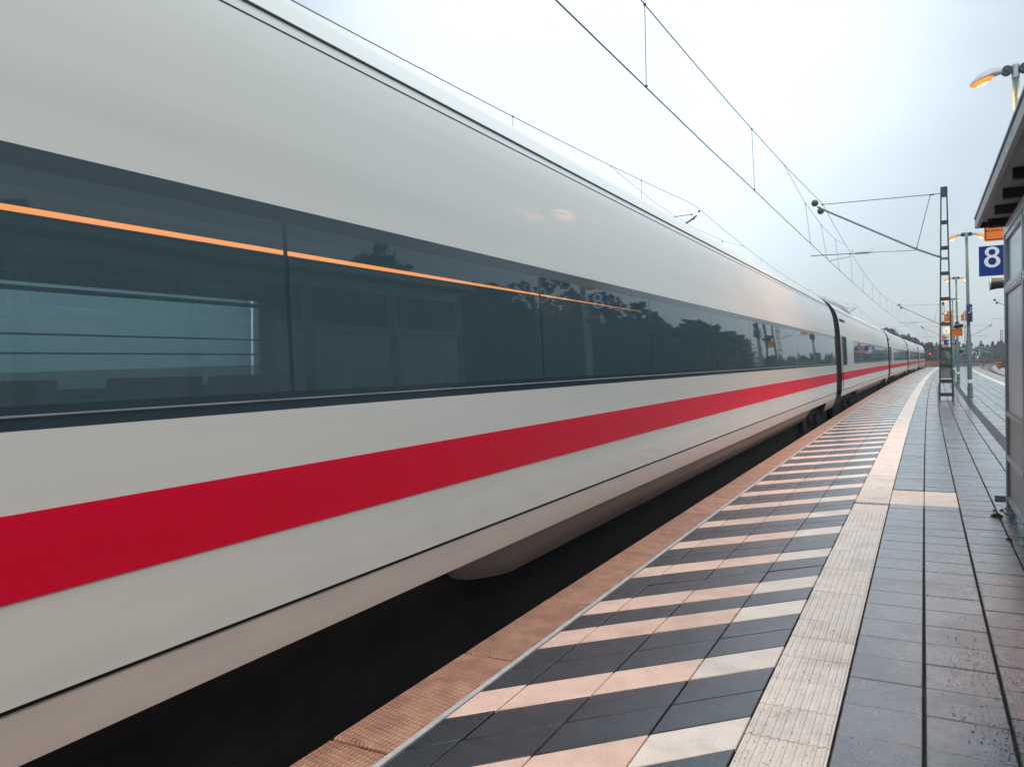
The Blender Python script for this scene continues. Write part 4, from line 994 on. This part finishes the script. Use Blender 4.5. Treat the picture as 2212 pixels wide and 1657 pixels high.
# speed triangle
t_ = thing('speed_triangle', 'orange upside-down triangle board on a short post by the curving track', 'sign', (13.0, 173.5, -.9))
p = MB(); p.poly([(12.45, 173.5, .35), (13.55, 173.5, .35), (13.0, 173.5, -.45)], (0, .03, 0)); p.build('triangle_border', M['orange'], t_)
p = MB(); p.poly([(12.66, 173.45, .24), (13.34, 173.45, .24), (13.0, 173.45, -.22)], (0, .03, 0)); p.build('triangle_face', M['black'], t_)
text_mesh('8', .32, M['orange'], t_, (13.0, 173.42, .0), name='numeral')
p = MB(); p.bar((13, 173.6, -1), (13, 173.6, .3), .07, .07); p.build('post', M['mast'], t_)
t_ = thing('signal_lamp', 'small red signal light just beyond the train tail', 'signal', (1.9, 215, -1))
p = MB(); p.bar((1.9, 215, -1), (1.9, 215, 3.0), .12, .12); p.build('post', M['mast'], t_)
p = MB(); p.box(1.6, 2.2, 214.8, 215.1, 1.9, 3.1); p.build('signal_head', M['darkbox'], t_)
p = MB(); p.tube([(1.9, 214.72, 2.4), (1.9, 214.8, 2.4)], .16, 10); p.build('lens', M['redlamp'], t_)
# railing at the platform end
t_ = thing('end_railing', 'low railing across the far end of the platform', 'railing', (4, 131, 0))
for k in range(6):
    x = 2.0+1.2*k; p = MB(); p.bar((x, 131.6, -.8), (x, 131.6, .95), .05, .05); p.build('post', M['mast'], t_)
for z in (.5, .93):
    p = MB(); p.bar((2.0, 131.6, z), (8.0, 131.6, z), .045, .045); p.build('rail_bar', M['galv'], t_)

# ================================================================== VEGETATION
def clump_tree(mb, x, y, z, h, w, n, leaf, conic=False):
    for _ in range(n):
        t = random.random()**.8
        r = w*(1-t)**.7*.5 if conic else w*.5*math.sin(math.pi*(.12+.85*t))**.6
        a = random.uniform(0, 6.283); rr = r*math.sqrt(random.random())
        c = Vector((x+rr*math.cos(a), y+rr*math.sin(a), z+h*(.12+.88*t)))
        d = Vector((random.gauss(0, 1), random.gauss(0, 1), random.gauss(0, 1))).normalized()
        e = d.cross(Vector((random.gauss(0, 1), random.gauss(0, 1), random.gauss(0, 1)))).normalized(); s_ = leaf*random.uniform(.5, 1.3)
        b = len(mb.v); g = d.cross(e)
        mb.v += [tuple(c+e*s_), tuple(c+g*s_*.7), tuple(c-e*s_*.8), tuple(c-g*s_*.7)]; mb.f.append((b, b+1, b+2, b+3))
def wood(name, m, spots, n, leaf, conic):
    mb = MB(); tk = MB()
    for (x, y, h, w) in spots:
        z = ground_z(x, y); clump_tree(mb, x, y, z, h, w, n, leaf, conic); tk.tube([(x, y, z-.3), (x, y, z+h*.75)], [h*.022, h*.006], 5, False)
    o = mb.build(name, m); tag(o, kind='stuff')
    o2 = tk.build(name.replace('foliage', 'trunks'), M['trunk']); tag(o2, kind='stuff')
rnd = random.Random(3)
hill = []
for _ in range(420):
    y = rnd.uniform(245, 380); f_ = rnd.uniform(-.62, .012); x = f_*y
    hill.append((x, y, rnd.uniform(4.6, 7.4)*(1.0+.12*math.sin(x*.05))*(1.25 if f_ < -.02 else 1.1), rnd.uniform(4, 7)))
wood('bare_wood_foliage', M['bare'], hill, 170, .55, False)
con = []
for _ in range(330):
    y = rnd.uniform(335, 420); f_ = rnd.uniform(.0, .60) if _ % 5 else rnd.uniform(-.25, .02); x = f_*y
    hh = 8.2*y/380 if f_ > .015 else rnd.uniform(3.5, 6)
    con.append((x, y, hh*rnd.uniform(.75, 1.12), rnd.uniform(3.2, 5.5)))
wood('conifer_wood_foliage', M['conifer'], con, 190, .55, True)
sc = MB()
for _ in range(900):
    y = rnd.uniform(285, 322); f_ = rnd.uniform(-.10, .5); x = f_*y
    if abs(x-t9(min(y, 390))) < 3 or abs(x-t10(min(y, 390))) < 3 or abs(x-main_c(y)) < 2.6 or abs(x-left_c(y)) < 2.6: continue
    clump_tree(sc, x, y, ground_z(x, y), rnd.uniform(1.2, 2.4), rnd.uniform(1.5, 3), 22, .3)
o = sc.build('scrub', M['scrub']); tag(o, kind='stuff')
dg_ = MB()
for _ in range(2600):
    y = rnd.uniform(225, 262); x = rnd.uniform(.3, 7.5)+ (y-225)*.03
    h = rnd.uniform(.5, 1.5); a = rnd.uniform(0, 3.14); w_ = rnd.uniform(.1, .3); b = len(dg_.v); gz_ = ground_z(x, y)
    dg_.v += [(x-w_*math.cos(a), y-w_*math.sin(a), gz_), (x+w_*math.cos(a), y+w_*math.sin(a), gz_), (x+rnd.uniform(-.3, .3), y, gz_+h)]; dg_.f.append((b, b+1, b+2))
o = dg_.build('dry_grass', M['drygrass']); tag(o, kind='stuff')
bs = MB()
for _ in range(60):
    y = rnd.uniform(165, 235); x = t9(y)+rnd.uniform(2.6, 5.5) if y < 200 else t9(y)+rnd.uniform(2.2, 3.2)
    clump_tree(bs, x, y, -1.05, rnd.uniform(.6, 1.8), rnd.uniform(.8, 1.8), 40, .14)
o = bs.build('trackside_bushes', M['scrub']); tag(o, kind='stuff')

# tall wood right of the platform, beyond the shelter: mirrored in the windows of the train
side_wood = []
for _ in range(270):
    y = rnd.uniform(-45, 225); x = max(rnd.uniform(24, 40), .155*y+rnd.uniform(6, 16))
    side_wood.append((x, y, rnd.uniform(8.5, 13.5), rnd.uniform(5, 8)))
wood('side_wood_foliage', M['conifer'], side_wood, 330, .5, False)

# ================================================================== SMALL THINGS ON THE PAVING
gr = MB()
def speck(x, y, s_):
    b = len(gr.v); a = rnd.uniform(0, 6.28)
    for k in range(3): gr.v.append((x+s_*math.cos(a+2.1*k), y+s_*math.sin(a+2.1*k)*rnd.uniform(.6, 1), .001))
    gr.v.append((x, y, s_*.9)); gr.f += [(b, b+1, b+3), (b+1, b+2, b+3), (b+2, b, b+3)]
for _ in range(900): speck(rnd.uniform(-.62, -.32), 2.6+rnd.random()**1.5*7, rnd.uniform(.0014, .0042))
for _ in range(700): speck(rnd.uniform(-.3, .66), 2.5+rnd.random()**1.3*6, rnd.uniform(.0012, .0036))
for _ in range(420):
    speck(rnd.gauss(.22, .09), rnd.gauss(4.2, .35), rnd.uniform(.0015, .005))
for _ in range(160): speck(rnd.gauss(.27, .06), rnd.gauss(3.35, .12), rnd.uniform(.0015, .0055))
for _ in range(260): speck(rnd.uniform(.3, .62), rnd.uniform(7, 11), rnd.uniform(.0015, .004))
o = gr.build('grit', M['grit']); tag(o, kind='stuff')
ms = MB()
def tuft(x, y, r, n):
    for _ in range(n):
        a = rnd.uniform(0, 6.28); q = r*math.sqrt(rnd.random()); c = (x+q*math.cos(a), y+q*math.sin(a)); h = r*.8*(1-q/r*.7)*rnd.uniform(.6, 1.3); w_ = r*.12; b = len(ms.v)
        ms.v += [(c[0]-w_, c[1], .0), (c[0]+w_, c[1], 0.0), (c[0]+rnd.uniform(-1, 1)*w_*2, c[1]+rnd.uniform(-1, 1)*w_*2, h)]; ms.f.append((b, b+1, b+2))
tuft(.588, 8.15, .045, 260); tuft(.597, 7.15, .022, 120); tuft(.59, 8.45, .02, 60); tuft(.66, 8.47, .03, 60)
for _ in range(110):
    c0 = rnd.choice([.590, .292, -.008, -.315, -.632, -.958]); y = 2.4+rnd.random()*9; tuft(c0+rnd.uniform(-.002, .002)+Cv(y), y, rnd.uniform(.004, .010), 10)
o = ms.build('moss', M['moss']); tag(o, kind='stuff')

# ================================================================== HAZE
hz = MB(); hz.box(-700, 500, -60, 640, -2.05, 26.0)
hm_ = bpy.data.materials.new('haze'); hm_.use_nodes = True; ht = hm_.node_tree; ht.nodes.clear()
ho = ht.nodes.new('ShaderNodeOutputMaterial'); hv_ = ht.nodes.new('ShaderNodeVolumePrincipled'); hv_.inputs['Color'].default_value = (.80, .90, 1.0, 1); hv_.inputs['Density'].default_value = .0006
ht.links.new(hv_.outputs[0], ho.inputs['Volume'])
o = hz.build('haze', hm_); o['kind'] = 'stuff'
S.cycles.volume_bounces = 0
